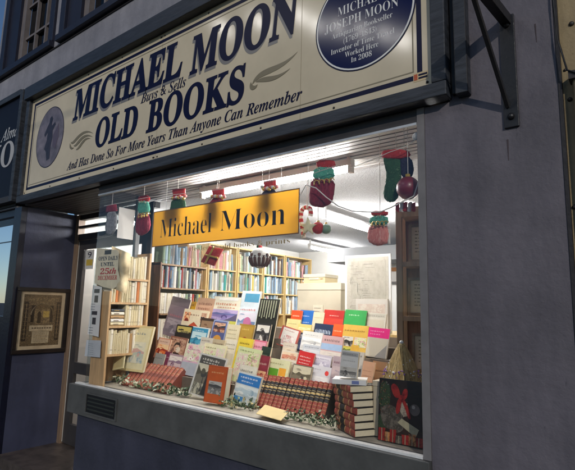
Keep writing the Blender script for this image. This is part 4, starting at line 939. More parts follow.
# spine towards -x, rounded; fore edge to +x
pf = [(-.075, .0), (-.080, .006), (-.083, t/2), (-.080, t-.006), (-.075, t)]
b = MB(); n = len(pf)
vs = [(x, -.105, z) for x, z in pf]+[(x, .105, z) for x, z in pf]
b.add(vs, [(i, i+n, i+1+n, i+1) for i in range(n-1)], M_RED, True)
b.add(vs, [tuple(range(n)), tuple(range(2*n-1, n-1, -1))], M_RED)
b.box((-.075, -.105, 0), (.075, .105, .003), M_BLK).box((-.075, -.105, t-.003), (.075, .105, t), M_BLK)
for yy in (-.06, .0, .06):
    v2 = [(x*1.008-.0004, yy-.004, z) for x, z in pf]+[(x*1.008-.0004, yy+.004, z) for x, z in pf]
    b.add(v2, [(i, i+n, i+1+n, i+1) for i in range(n-1)], M_GILT, True)
v2 = [(x*1.004-.0002, .008, z) for x, z in pf]+[(x*1.004-.0002, .052, z) for x, z in pf]
b.add(v2, [(i, i+n, i+1+n, i+1) for i in range(n-1)], M_BLK, True)
b.build('cover', pr_); MB().box((-.0745, -.102, .0032), (.070, .102, t-.0032), M_PAGES).build('page_block', pr_)
p0 = at(352, 436, 2, ZS)
rg = random.Random(4)
for k in range(7):
    o = pr_ if k == 0 else copy_tree(pr_)
    o.location = (-1.372-.006*k+rg.uniform(-.007, .007), .225+.002*k, ZS+.001+k*(t+.0005)); o.rotation_euler = (0, 0, R(62+rg.uniform(-5, 5)))
    tag(o, f'red and black bound book lying flat, {ORD[6-k]} from the top of the stack', 'book', 'stack of red and black bound books')
zt2 = ZS+.001+7*(t+.0005)
o = thing('book', 'white paperback lying flat on the red and black stack', 'book', (-1.40, .16, zt2)); o.rotation_euler[2] = R(24)
MB().box((-.09, -.012, .0), (.10, .12, .002), M_WHITEP).box((-.09, -.012, .024), (.10, .12, .026), M_WHITEP).box((-.09, -.014, 0), (.10, -.0121, .026), M_WHITEP).box((.02, -.0155, .004), (.06, -.0141, .022), hexm('6a78a8')).build('cover', o)
MB().box((-.089, -.0118, .0022), (.098, .119, .0238), M_PAGES).build('page_block', o)

# ------------------------------------------------------------------ cards, print, decorations on the sill
o = MB(); T = Matrix.Translation((0, 0, 0))
pc = [at(256, 414, 2, ZS+.03), at(281, 421, 2, ZS+.03), at(289, 412, 2, ZS+.045), at(265, 405, 2, ZS+.045)]
cy = mat('card_buff', (.72, .56, .26), .6, .06, 10)
o.add([p for p in pc]+[p+Vector((0, 0, .003)) for p in pc], [(3, 2, 1, 0), (4, 5, 6, 7), (0, 1, 5, 4), (1, 2, 6, 5), (2, 3, 7, 6), (3, 0, 4, 7)], cy)
c0 = (pc[0]+pc[2])/2
o.box((c0.x-.05, c0.y+.01, ZS+.0005), (c0.x+.05, c0.y+.04, ZS+.03), cy)
tag(o.build('price_card'), 'blank buff card lying in front of the red and black set', 'card')
# dark Christmas print by the window post
pl = at(377.5, 440, 1, .15); pr2 = at(424, 452, 1, .15); pt = at(400, 380, 1, .15)
cp = thing('christmas_print', 'dark Christmas picture of red, white and greenery standing beside the window post', 'picture', ((pl.x+pr2.x)/2, .15, ZS+.001)); W = pr2.x-pl.x; H = pt.z-ZS-.004
cp.rotation_euler = (-R(5), 0, 0)
MB().box((-W/2, 0, 0), (W/2, .012, H), M_DARK).build('backing', cp)
im = MB(); dk = art('art_night', ['0a0807', '1a120e', '2a1a12', '0d0a09'], 9)
im.box((-W/2+.004, -.0012, .004), (W/2-.004, -.0002, H-.004), dk)
def rpoly(pts):
    for _ in range(3):
        q = []
        for i in range(len(pts)):
            a, b = pts[i], pts[(i+1) % len(pts)]; q += [(a[0]*.75+b[0]*.25, a[1]*.75+b[1]*.25), (a[0]*.25+b[0]*.75, a[1]*.25+b[1]*.75)]
        pts = q
    return pts
def blob(cx, cz, rx, rz, m, k, seed, n=22):
    r = random.Random(seed); im.add([((cx-.5)*W+rx*W*math.cos(a*2*math.pi/n)*r.uniform(.85, 1.1), -.0012-.0002*k, cz*H+rz*H*math.sin(a*2*math.pi/n)*r.uniform(.85, 1.1)) for a in range(n)], [tuple(range(n))], m)
grn = art('art_fir', ['0c130c', '1d2b18', '3a4a2c', '10180f', '8a8f80'], 60); red = art('art_redcloth', ['3f0a0c', '7a1516', '9a2a22', '4e0e10'], 30); wht = art('art_fur', ['8f8574', 'a89c8a', '776c5d', 'b5ab9a'], 40); wrm = art('art_warm', ['8a4a2a', 'c98a52', '5a2a1c', 'e0b070'], 18)
brn_ = art('art_table', ['1a0f0a', '3a2416', '24160e', '4a2f1d'], 20, (1, 1, 4)); pal_ = art('art_cloth', ['4a4238', '6f665a', '352f28', '7f765f'], 26)
def shape(pts, m, k):
    if len(pts) > 4: pts = rpoly(pts)
    im.add([((u-.5)*W, -.0012-.0002*k, v*H) for u, v in pts], [tuple(range(len(pts)))], m)
shape([(.012, .012), (.988, .012), (.988, .24), (.012, .30)], brn_, 1)
shape([(.60, .95), (.97, .97), (.97, .60), (.80, .66), (.66, .74)], art('art_shelf', ['0d0a08', '2a1c12', '150f0b', '3a2a1a'], 12, (1, 1, 5)), 1)
blob(.14, .68, .14, .30, grn, 2, 1); blob(.10, .30, .11, .16, grn, 2, 8)
shape([(.04, .50), (.20, .60), (.40, .56), (.56, .44), (.60, .26), (.46, .16), (.26, .20), (.10, .26)], pal_, 3)
shape([(.36, .70), (.26, .88), (.34, .95), (.46, .86), (.50, .72)], red, 4); shape([(.50, .72), (.56, .88), (.66, .86), (.64, .74), (.56, .68)], red, 5)
shape([(.44, .72), (.38, .50), (.44, .44), (.52, .58), (.52, .70)], red, 6); shape([(.50, .70), (.60, .56), (.66, .42), (.74, .40), (.66, .60), (.56, .72)], red, 7)
blob(.50, .72, .05, .045, red, 8, 3); blob(.58, .55, .09, .12, wht, 6, 4)
def disc(u, v, r_, m, k): im.add([((u-.5)*W+r_*W*math.cos(a*math.pi/14), -.0012-.0002*k, v*H+r_*W*math.sin(a*math.pi/14)) for a in range(28)], [tuple(range(28))], m)
disc(.80, .56, .11, art('art_bauble', ['2a1d1a', '6f625c', '3a2d28'], 12), 5); disc(.775, .60, .035, mat('pr_shine', 'a89c92', .5), 6)
shape([(.44, .33), (.53, .40), (.90, .27), (.83, .15)], mat('pr_parch', 'a59d80', .5, .15, 40), 9)
for u, v, du, dv, m in ((.02, .012, .16, .20, red), (.15, .012, .14, .15, wrm), (.27, .012, .15, .20, red), (.40, .012, .15, .12, pal_), (.53, .012, .17, .15, red), (.68, .012, .16, .18, wrm), (.82, .012, .16, .14, red)):
    shape([(u, v), (u+du, v), (u+du*.97, v+dv), (u+.006, v+dv*.97)], m, 10); shape([(u+du*.43, v), (u+du*.55, v), (u+du*.54, v+dv*.97), (u+du*.43, v+dv*.97)], mat('pr_ribbon', '8f8468', .5), 11)
rg = random.Random(8)
for k in range(46): blob(rg.uniform(.03, .25), rg.uniform(.45, .96), .007, .007, [red, wht, wrm][k % 3], 8, 20+k, 6)
im.build('image', cp)
# holly sprigs and tinsel along the front
def sprig(pa, pb, label, mats_, n, seed, spread=.05, size=.03):
    r = random.Random(seed); m = MB(); A, B = Vector(pa), Vector(pb)
    pts = [A.lerp(B, i/8)+Vector((0, r.uniform(-.012, .012), .02+r.uniform(0, .012))) for i in range(9)]
    m.tube(pts, .0025, mat('stem_green', (.06, .09, .035), .6), 6)
    for k in range(n):
        c = A.lerp(B, r.random())+Vector((0, r.gauss(0, spread*.5), abs(r.gauss(.02, .018))+.004))
        d = Vector((r.uniform(-1, 1), r.uniform(-1, 1), r.uniform(-.15, 1))).normalized(); s = d.cross(Vector((r.uniform(-1, 1), r.uniform(-1, 1), r.uniform(-1, 1)))).normalized(); L_ = size*r.uniform(.6, 1.3); w_ = L_*.24
        nrm = d.cross(s)*L_*.1; c.z = max(c.z, ZS+.006)
        q = [c, c+d*L_*.3+s*w_+nrm, c+d*L_*.6+s*w_*.9, c+d*L_, c+d*L_*.6-s*w_*.9, c+d*L_*.3-s*w_+nrm]
        for v in q: v.z = max(v.z, ZS+.004); v.y = max(v.y, .035)
        m.add(q, [(0, 1, 2, 3), (0, 3, 4, 5)], r.choice(mats_))
    return tag(m.build('garland'), label, 'garland', 'leafy garlands along the sill')
G1 = mat('leaf_green', (.05, .10, .035), .45, .3, 20); G2 = mat('leaf_pale', (.38, .44, .28), .5, .2, 20); G3 = mat('leaf_cream', (.62, .62, .45), .5, .1, 20); G4 = mat('leaf_dark', (.022, .05, .022), .45, .3, 20); G5 = mat('leaf_gold', (.45, .36, .14), .4, .2, 20)
def fl_(px, py): p = at(px, py, 2, ZS); return (p.x, max(p.y, .06), ZS)
sprig(fl_(108, 379), fl_(148, 390), 'pale variegated garland in front of the small pine bookcase', [G1, G2, G2, G3, G3], 230, 1, .06, .036)
sprig(fl_(150, 390), fl_(190, 398), 'dark holly garland in front of the brick red row', [G1, G4, G2, G3, G4], 230, 2, .06, .034)
sprig(fl_(222, 405), fl_(256, 412), 'green garland lying before the blue labelled book', [G1, G4, G2, G1, G5], 170, 3, .06, .03)
sprig(fl_(288, 419), fl_(340, 430), 'dark glittering garland in front of the red and black row', [G4, G1, G3, G2, G4], 300, 4, .05, .026)
# straw cone tree
ct = at(408, 343, 1, .30); cb_ = at(402, 381, 1, .30); Hc = ct.z-cb_.z
tx = thing('straw_tree', 'straw cone tree with purple and white beads beside the bookcase', 'ornament', (cb_.x, .30, cb_.z))
M_STRAW2 = mat('straw_dark', (.26, .17, .06), .8, .3, 40); M_STRAW3 = mat('straw_pale', (.62, .50, .26), .8, .3, 40)
M_STRAW = mat('straw', (.42, .30, .12), .7, .4, 40, .4, 60, stretch=(3, 3, .3))
cn = MB(); rg = random.Random(6); n = 40
prof_ = [(.105, 0), (.088, .04), (.072, .10), (.055, .16), (.036, .22), (.018, .265), (.006, Hc)]
vs = []
for r_, z in prof_:
    for k in range(n): 
        rr = r_*(1+.10*(k % 2)+rg.uniform(-.05, .05)); vs.append((rr*math.cos(2*math.pi*k/n), rr*math.sin(2*math.pi*k/n), z*Hc/.28 if z != Hc else Hc))
cn.add(vs, [(i*n+k, i*n+(k+1) % n, (i+1)*n+(k+1) % n, (i+1)*n+k) for i in range(len(prof_)-1) for k in range(n)], M_STRAW)
for k in range(260):
    a_ = rg.uniform(0, 6.28); z = rg.uniform(.03, .85)*Hc; r_ = .105*(1-z/Hc)
    cn.tube([(r_*.9*math.cos(a_), r_*.9*math.sin(a_), z+.03), (r_*1.22*math.cos(a_), r_*1.22*math.sin(a_), max(.001, z-.03))], [.003, .0012], [M_STRAW, M_STRAW2, M_STRAW3][k % 3], 5)
cn.build('cone', tx)
bd = MB(); pm = mat('bead_purple', (.22, .10, .35), .3)
for k in range(110):
    a_ = k*.31; z = (.20+.12*math.sin(k*1.7)*.5+.10*rg.random() if k < 80 else rg.uniform(.45, .95))*Hc; r_ = .108*(1-z/Hc)*1.12+.005
    bd.ball((r_*math.cos(a_), r_*math.sin(a_), z), rg.uniform(.0028, .0055), [pm, pm, M_STRAW, M_WHITEP][k % 4] if k < 80 else M_WHITEP, 7)
bd.ball((0, 0, Hc), .012, M_WHITEP, 10); bd.build('bead_string', tx)
bxm = thing('display_box', 'cream box standing beneath the straw cone tree', 'box', (cb_.x, .31, ZS+.001)); Hb = cb_.z-ZS-.002
MB().box((-.13, -.10, 0), (.12, .10, Hb-.03), mat('card_cream', (.55, .47, .33), .7, .08, 9)).build('carton', bxm, .003); MB().box((-.133, -.103, Hb-.0295), (.123, .103, Hb), mat('card_lid', (.58, .50, .36), .7, .08, 9)).build('lid', bxm, .003)

# ------------------------------------------------------------------ bookcase at the window post
bk = thing('bookcase', 'dark wooden bookcase with framed verses turned towards the street beside the window post', 'bookcase', (-1.235, .52, ZS+.001)); bk.rotation_euler[2] = R(14)
Wb, Db, Tb = .40, .17, 2.245-ZS
MB().box((0, -Db, 0), (.035, -Db+.03, Tb), M_OAKM).build('post', bk, .002); MB().box((0, -.02, 0), (.035, 0, Tb), M_OAKM).build('post', bk, .002); MB().box((Wb-.02, -Db, 0), (Wb, 0, Tb), M_OAKM).build('side_panel', bk, .002)
MB().box((.0, .001, 0), (Wb, .012, Tb), M_OAK).build('back_panel', bk)
shz = [.27, .615-.02, .93]
for z in (.0, .30, .62, .935): MB().box((.0355, -Db+.004, z), (Wb-.0205, -.001, z+.028), M_OAKM).build('shelf', bk)
MB().box((.0355, -Db-.003, Tb-.06), (Wb-.0205, -.001, Tb), M_OAKM).build('top', bk)
def framed(z, x, w_, h_, label, parent_loc=bk):
    M4 = Matrix.Translation(bk.location) @ Matrix.Rotation(R(14), 4, 'Z'); p = M4 @ Vector((x, -.085, z))
    f = thing('framed_verse', label, 'picture', p); f.rotation_euler = (-R(6), 0, R(14))
    fm = MB(); e = .016; wm = mat('frame_bronze', (.20, .13, .06), .4, .3, 20)
    fm.box((0, -.014, 0), (w_, 0, e), wm).box((0, -.014, h_-e), (w_, 0, h_), wm).box((0, -.014, e+.0003), (e, 0, h_-e-.0003), wm).box((w_-e, -.014, e+.0003), (w_, 0, h_-e-.0003), wm)
    fm.build('frame', f)
    pg = MB().box((e+.0003, -.006, e+.0003), (w_-e-.0003, -.001, h_-e-.0003), mat('vellum', (.52, .46, .33), .7, .12, 12))
    rr = random.Random(int(z*100))
    for k in range(7):
        zz = h_*(.80-.09*k); xx = w_*.24
        while xx < w_*.74:
            l_ = rr.uniform(.008, .022); pg.add([(xx, -.0064, zz), (xx+l_, -.0064, zz), (xx+l_, -.0064, zz+h_*.028), (xx, -.0064, zz+h_*.028)], [(0, 1, 2, 3)], hexm('6a5f48')); xx += l_+.006
    pg.build('page', f)
framed(.9645, .06, .155, .235, 'framed handwritten verse on the top shelf of the window bookcase')
framed(.6495, .05, .165, .225, 'framed verse on the middle shelf of the window bookcase beside dark green books')
framed(.3295, .07, .16, .22, 'framed verse low in the window bookcase behind the straw cone tree')
M4 = Matrix.Translation(bk.location) @ Matrix.Rotation(R(14), 4, 'Z')
rg = random.Random(2)
for zi, (z, rn) in enumerate(((.9645, 'top shelf'), (.6495, 'middle shelf'), (.3295, 'lower shelf'))):
    x = .245
    for n in range(4):
        t = rg.uniform(.024, .034); cn_ = [['brown', 'maroon', 'brown', 'tan'], ['dark green', 'dark green', 'charcoal', 'dark green'], ['brown', 'tan', 'maroon', 'brown']][zi][n]
        p = M4 @ Vector((x+t/2, -.12, z)); o = shelf_book(cn_, rg.randrange(2), p, rg.uniform(.19, .23), t-.001, .10, f'{cn_} book, {ORD[n]} beside the framed verse on the {rn} of the window bookcase', 'books in the window bookcase', rz=R(14-90)); x += t
# pale things standing at the back of the display
pm_ = thing('wall_map', 'large pale engraved map in a white frame behind the map books', 'map', (0, 1.22, 0)); pa = at(345, 300, 1, 1.22); pb_ = at(391, 300, 1, 1.22); za = at(345, 256, 1, 1.22).z; zb2 = 1.38
mp = MB(); xa, xb = pa.x, pb_.x
mp.box((xa, 0, zb2), (xb, .015, za), M_WHITE); mp.build('backing', pm_)
mg = MB().box((xa+.02, -.003, zb2+.02), (xb-.02, -.0005, za-.02), art('art_engraving', ['a8a294', 'b8b2a4', 'bfbaac', 'aca698'], 40, (1, 1, 1.4)))
mg.box((xa+.06, -.0045, zb2+.34), (xb-.04, -.0032, za-.05), art('art_engraving_fine', ['a09a8c', 'b0ab9d', 'bab5a7'], 24, (1, 1, .6)))
rr = random.Random(77); gm = mat('map_line', (.16, .15, .13), .8)
for k in range(60):
    u0 = rr.uniform(.03, .5); v0 = rr.uniform(.04, .95); du = rr.uniform(.04, .30); X_ = xb-xa-.06; Z_ = za-zb2-.06
    if k % 3 == 0: mg.box((xa+.03+u0*X_, -.0056, zb2+.03+v0*Z_*.8), (xa+.03+u0*X_+.0016, -.0048, zb2+.03+v0*Z_*.8+du*Z_*.5), gm)
    else: mg.box((xa+.03+u0*X_, -.0056, zb2+.03+v0*Z_), (xa+.03+(u0+du)*X_, -.0048, zb2+.03+v0*Z_+.0016), gm)
mg.build('sheet', pm_)
MB().box((xa+.12, -.030, zb2), (xa+.40, -.006, zb2+.34), mat('print_sleeve', (.62, .58, .52), .3, .06, 8)).box((xa+.14, -.032, zb2+.03), (xa+.38, -.0305, zb2+.30), art('art_engraving_red', ['cfc0b2', 'd9d0c2', 'c9b3a6', 'ded8ca'], 18)).build('small_print', pm_)
# table carrying the map and boxes
tb = thing('table', 'plain pale cabinet carrying the map and the cream boxes', 'table', (-2.05, 1.3, .08)); MB().box((-.70, -.26, .0), (.56, .30, 1.34), M_IWALL).build('carcass', tb); MB().box((-.73, -.28, 1.3405), (.59, .33, 1.378), M_YPINE).build('top', tb)
def carton(px0, px1, pt, Y, z0, d, label, lid=.05, m=None):
    xa, xb = at(px0, pt+10, 1, Y).x, at(px1, pt+10, 1, Y).x; zt = at((px0+px1)/2, pt, 1, Y).z
    c = thing('storage_box', label, 'box', ((xa+xb)/2, Y, z0), 'cream storage boxes'); m = m or mat('carton_cream', (.50, .45, .34), .7, .06, 6); w_ = (xb-xa)/2; h_ = zt-z0
    MB().box((-w_+.004, .004, 0), (w_-.004, d-.004, h_-lid-.0005), m).build('carton', c, .003); MB().box((-w_, 0, h_-lid), (w_, d, h_), mat('carton_lid', (.54, .49, .38), .7, .06, 6)).build('lid', c, .003)
    MB().box((-.05, -.0012, h_*.40), (.05, -.0002+.004, h_*.60), hexm('cfc6b0')).box((-.04, -.0020, h_*.54), (.03, -.0013, h_*.552), hexm('8a8272')).box((-.04, -.0020, h_*.48), (.015, -.0013, h_*.490), hexm('8a8272')).build('paper_label', c)
    MB().box((w_*.55, -.0012, h_*.45), (w_*.75, .005, h_*.52), M_OAKM).build('hand_hole', c)
    return zt
z_ = 1.3785
za1 = carton(297, 341, 283, 1.20, z_, .30, 'wide cream storage box behind the red and blue books', .06)
carton(303, 325, 274, 1.24, za1+.001, .22, 'smaller buff box on top of the wide cream box', .03, mat('carton_buff', (.55, .45, .26), .7, .06, 6))
# back of the room: white chimney breast, dark shelf and coloured strip
wb = thing('notice_board', 'white board with an orange rail on the back wall', 'board', (-3.6, 5.0, 1.4)); MB().box((-.75, -.02, .35), (.75, .0, 1.02), M_WHITE).build('board', wb); MB().box((-.6, -.06, .86), (.45, -.021, .92), hexm('b5793a')).build('rail', wb)
cbt = thing('cupboard', 'grey cupboard with a dark top at the back of the room', 'cupboard', (-2.6, 3.6, .08)); MB().box((-.45, -.25, 0), (.40, .25, 1.88), mat('cup_grey', (.40, .40, .39), .6, .05, 4)).build('carcass', cbt); MB().box((-.47, -.27, 1.8805), (.42, .27, 1.91), M_DARKW).build('top', cbt)

# ------------------------------------------------------------------ papers on the glass and door
def sheet(mb, pts, Y, m, y2=.0006):
    mb.prism([(at(px, py, 1, Y).x, at(px, py, 1, Y).z) for px, py in pts], Y, Y+y2, m)
YP = .024
po = MB(); sheet(po, [(97, 248), (117, 250), (119, 252), (118, 270), (121, 284), (113, 289), (103, 287), (94.5, 283)], YP, mat('poster_paper', (.66, .58, .40), .7, .15, 14))
tp = at(100, 258, 1, YP)
for body, st, xa, xb, yl, cap, m in (('OPEN DAILY', 'b', 98.5, 118, 259.5, .034, M_INK), ('UNTIL', 'b', 100.5, 114, 265.5, .032, M_INK), ('25th', 'bi', 100, 116, 273.5, .050, hexm('b02020')), ('DECEMBER', 'b', 97.5, 117, 279.3, .036, hexm('b02020'))):
    q0, q1 = at(xa, yl+.6, 1, YP-.0008), at(xb, yl+.2, 1, YP-.0008); letters(po, body, st, q0.x, q1.x, (q0.z+q1.z)/2, m, YP-.0008, cap, 0, .012, (q1.z-q0.z)/(q1.x-q0.x)*.5)
q = at(108, 253, 1, YP); po.box((q.x-.05, YP-.001, q.z-.012), (q.x+.05, YP-.0003, q.z+.025), hexm('3a352c'))
tag(po.build('poster'), 'crumpled cream Christmas opening poster with red date stuck inside the glass', 'poster')
# the loose curled sheet beside it
cu_ = MB(); g = 9; vs = []
for i in range(g):
    for j in range(g):
        p = at(112+i*2.4-(.6*j), 246+j*5.0+i*1.0, 1, .05+.03*math.sin(i*.9)+.02*math.cos(j*1.3)); vs.append(p)
cu_.add(vs, [(i*g+j, i*g+j+1, (i+1)*g+j+1, (i+1)*g+j) for i in range(g-1) for j in range(g-1)], mat('kraft_paper', (.62, .50, .30), .8, .2, 14), True)
tag(cu_.build('paper_bag'), 'creased buff paper hanging behind the Christmas opening poster', 'paper')
n1 = MB(); sheet(n1, [(93, 285), (102, 287), (98.5, 337), (87.5, 334)], YP, M_PAPER)
for (px, py, w_, h_) in ((97, 291, 5, 4), (96.3, 299, 3, 7), (94.5, 313, 5, 4), (94, 321, 3, 7)):
    a = at(px-w_/2, py-h_/2, 1, YP); b = at(px+w_/2, py+h_/2, 1, YP); n1.box((a.x, YP-.001, b.z), (b.x, YP-.0003, a.z), hexm('3f3a3c'))
for k in range(12):
    py = 304+k*2.6
    if 310 < py < 326: continue
    a = at(91.5-(py-304)*.1, py, 1, YP); n1.box((a.x, YP-.0012, a.z-.003), (a.x+.06, YP-.0004, a.z+.002), hexm('85838a'))
tag(n1.build('notice'), 'tall white printed notice with dark blocks stuck inside the glass', 'notice')
n2 = MB(); sheet(n2, [(86.5, 340), (101, 340.5), (100, 357.5), (84.5, 356)], YP, mat('grey_paper', (.50, .52, .54), .6, .08, 12))
for k in range(6):
    a = at(88.5, 343.5+k*2.1, 1, YP); n2.box((a.x, YP-.001, a.z-.002), (a.x+.075, YP-.0003, a.z+.002), hexm('8f979c'))
tag(n2.build('notice'), 'square grey notice stuck below the tall white notice', 'notice')
n3 = MB(); qa = at(119.5, 207, 0, -3.862); qb = at(133, 240, 0, -3.862)
n3.box((-3.8655, qa.y, qb.z), (-3.8650, qb.y, qa.z), M_PAPER); tag(n3.build('notice'), 'blank white sheet stuck high on the return glass', 'notice')
# framed engraving in the recess
ef = thing('framed_engraving', 'dark framed old engraving hung on the blue recess wall', 'picture', (-5.385, .0, 0)); ya_, yb_, z0_, z1_ = .035, .61, 1.085, 1.79
fm = MB(); e = .042
for a_, b_ in (((ya_, z0_), (yb_, z0_+e)), ((ya_, z1_-e), (yb_, z1_)), ((ya_, z0_+e+.0005), (ya_+e, z1_-e-.0005)), ((yb_-e, z0_+e+.0005), (yb_, z1_-e-.0005))):
    fm.box((.001, a_[0], a_[1]), (.032, b_[0], b_[1]), mat('frame_black', (.010, .006, .005), .35, .3, 20))
fm.build('frame', ef, .004)
pg = MB().box((.001, ya_+e+.0005, z0_+e+.0005), (.012, yb_-e-.0005, z1_-e-.0005), mat('old_paper', (.46, .36, .23), .7, .15, 10))
ea = art('art_engraved', ['171310', '4a3c2b', '7a6648', '120f0c', '8a7556', '2a221a'], 55, (1, 1, 1))
pg.box((.0125, ya_+.08, z0_+.08), (.0134, yb_-.08, z1_-.075), ea)
cz = (z0_+z1_)/2; cyy = (ya_+yb_)/2
def eq(y0, zz0, y1, zz1, k, m): pg.box((.0135+.0006*k, cyy+y0, cz+zz0), (.0139+.0006*k, cyy+y1, cz+zz1), m)
ed_ = art('art_engr_dark', ['0d0a08', '2f251a', '18120d', '4a3b28'], 60); el_ = art('art_engr_light', ['5f5038', '8a7654', '45382a', '9c8862'], 45)
ring_y = .175; ring_z = .245
for s_ in (-1, 1):
    eq(s_*ring_y-.022, -.22, s_*ring_y+.022, .20, 1, ed_); eq(s_*ring_y-.004, -.20, s_*ring_y+.006, .18, 2, el_)
    for q in range(9): eq(s_*ring_y-.018, -.19+.044*q, s_*ring_y+.018, -.185+.044*q, 3, el_)
    eq(s_*.10-.02, -.02, s_*.10+.02, .16, 1, ed_)
eq(-.17, .205, .17, .245, 1, el_); eq(-.12, .165, .12, .20, 1, el_)
pts = [(.0155, cyy+.12*math.cos(a*math.pi/12), cz+.06+.12*math.sin(a*math.pi/12)) for a in range(13)]
pg.tube(pts, .006, el_, 6); eq(-.085, -.04, .085, .12, 2, el_); eq(-.05, -.03, -.01, .08, 3, ed_); eq(-.045, .07, -.02, .095, 4, ed_); eq(.01, .03, .075, .10, 3, art('art_engr_gold', ['8a6f30', 'b59a50', '6f5a2a'], 40))
eq(-.125, -.115, .125, -.055, 3, mat('eng_pale', (.40, .32, .20), .7, .25, 30)); eq(-.09, -.245, .09, -.12, 4, mat('eng_pale', (.4, .3, .2), .7))
rr = random.Random(31)
for q in range(7):
    y_ = -.075
    while y_ < .06:
        l_ = rr.uniform(.012, .03); eq(y_, -.135-.0155*q, min(y_+l_, .075), -.131-.0155*q, 5, hexm('6f5526' if q in (2, 4) else '4a3a28')); y_ += l_+.006
y_ = -.10
while y_ < .09: l_ = rr.uniform(.015, .03); eq(y_, -.09, y_+l_, -.078, 5, hexm('3a2c1c')); y_ += l_+.007
pg.build('engraving', ef); MB().box((.020, ya_+e+.001, z0_+e+.001), (.022, yb_-e-.001, z1_-e-.001), M_PANE).build('glazing', ef)

# ------------------------------------------------------------------ hanging decorations
YD = .12
M_MAR = art('felt_maroon', ['4a0c18', '8a2236', '661528', 'a34a58'], 45, (1, 1, .3), rough=.85); M_GRN = art('felt_green', ['12301c', '2c5434', '1d3f27', '5f8058'], 85, rough=.9); M_TEAL = art('felt_teal', ['2c7a66', '5aa890', '3c8a76', '9cccb8'], 50, rough=.85); M_FRED = art('felt_red', ['86181c', 'b83430', '9c2424', 'd0706a'], 60, rough=.85); M_NAVF = art('felt_navy', ['10101f', '1f1f38', '2c2c48'], 50, rough=.85)
M_GOLD = mat('gold_thread', (.60, .42, .10), .35, metal=.5); M_STRI = art('felt_pink', ['b0504a', 'd08a80', 'c26a62', 'dca69a'], 40, (1, 1, .3), rough=.85); M_FWH = mat('felt_white', (.72, .69, .63), .8, .12, 60, .4, 120); M_BALL = mat('ball_red', (.16, .015, .03), .35, .15, 20, coat=.3)
def deco(name, label, cat, Y=YD, group='felt decorations hung in the window'): return thing(name, label, cat, (0, Y, 0), group)
def poly(pts, Y): return [(at(px, py, 1, Y).x, at(px, py, 1, Y).z) for px, py in pts]
def hang(t, px, py, Y, top=2.672):
    p = at(px, py, 1, Y); MB().tube([(p.x, 0, p.z), (p.x, 0, top)], .0016, M_FWH, 6).build('thread', t)
def puff(outline, y0, y1, m):      # a padded felt shape: thick in the middle, thin at its edge
    o2 = []
    for i in range(len(outline)):
        p, q = outline[i], outline[(i+1) % len(outline)]; o2 += [p, ((p[0]+q[0])/2, (p[1]+q[1])/2)]
    outline = o2; rj = random.Random(int(abs(outline[0][0])*1e5)); y0, y1 = (y0+y1)/2-(y1-y0)*.3, (y0+y1)/2+(y1-y0)*.3
    outline = [(x+rj.uniform(-.0022, .0022), z+rj.uniform(-.0022, .0022)) for x, z in outline]
    b = MB(); n = len(outline); cx = sum(p[0] for p in outline)/n; cz = sum(p[1] for p in outline)/n; ym = (y0+y1)/2
    rings = []
    for f_, yo in ((1, 0), (.93, .55), (.75, .9), (.4, 1)):
        rings.append((f_, yo))
    for sgn in (-1, 1):
        vs = []
        for f_, yo in rings: vs += [(cx+(x-cx)*f_+rj.uniform(-.001, .001), ym+sgn*((y1-y0)/2*(.1+.9*yo)+rj.uniform(-.0035, .0035)*yo), cz+(z-cz)*f_) for x, z in outline]
        fs = [(i*n+k, i*n+(k+1) % n, (i+1)*n+(k+1) % n, (i+1)*n+k) for i in range(3) for k in range(n)]+[tuple(range(3*n, 4*n))]
        b.add(vs, fs if sgn < 0 else [f[::-1] for f in fs], m, True)
    vs = [(x, ym-(y1-y0)*.05, z) for x, z in outline]+[(x, ym+(y1-y0)*.05, z) for x, z in outline]
    b.add(vs, [(i, (i+1) % n, (i+1) % n+n, i+n) for i in range(n)], m)
    return b
def round_poly(pts, it=2):
    for _ in range(it):
        q = []
        for i in range(len(pts)):
            a, b = pts[i], pts[(i+1) % len(pts)]; q += [(a[0]*.75+b[0]*.25, a[1]*.75+b[1]*.25), (a[0]*.25+b[0]*.75, a[1]*.25+b[1]*.75)]
        pts = q
    return pts
# green stocking with a red cuff and a big red ball
t = deco('stocking', 'dark green felt stocking with a red cuff by the window post', 'stocking')
puff(poly(round_poly([(383, 158), (386, 155), (401, 156), (402, 170), (400, 184), (399, 196), (395, 202), (387, 202), (383, 196), (386, 184), (387, 172)]), YD), -.03, .03, M_GRN).build('foot', t)
puff(poly(round_poly([(381, 152), (392, 149), (408, 150), (411, 156), (402, 160), (383, 160)], 1), YD-.0), -.036, .036, M_FRED).build('cuff', t)
puff(poly(round_poly([(400, 156), (410, 156), (414, 166), (412, 178), (404, 180), (400, 172)], 2), YD), -.02, .025, M_NAVF).build('toy', t); hang(t, 396, 151, YD)
p = at(408, 188, 1, .09); t = deco('bauble', 'large dull red bauble hanging beside the green stocking', 'bauble', .09, None)
MB().ball((p.x, 0, p.z), .062, M_BALL, 28).build('ball', t); MB().lathe([(.0001, .076), (.013, .075), (.013, .058), (.016, .056)], M_GOLD, 14, (p.x, 0, p.z)).build('cap', t); hang(t, 408, 176, .09)
t = deco('candy_bag', 'red and white striped felt piece below the red bauble', 'decoration', .16)
for k in range(5):
    puff(poly([(396+k*4, 203), (399.6+k*4, 202), (399+k*4, 212), (395.5+k*4, 211)], .16), -.012, .012, M_FRED if k % 2 == 0 else M_FWH).build('stripe', t)
hang(t, 405, 203, .16)
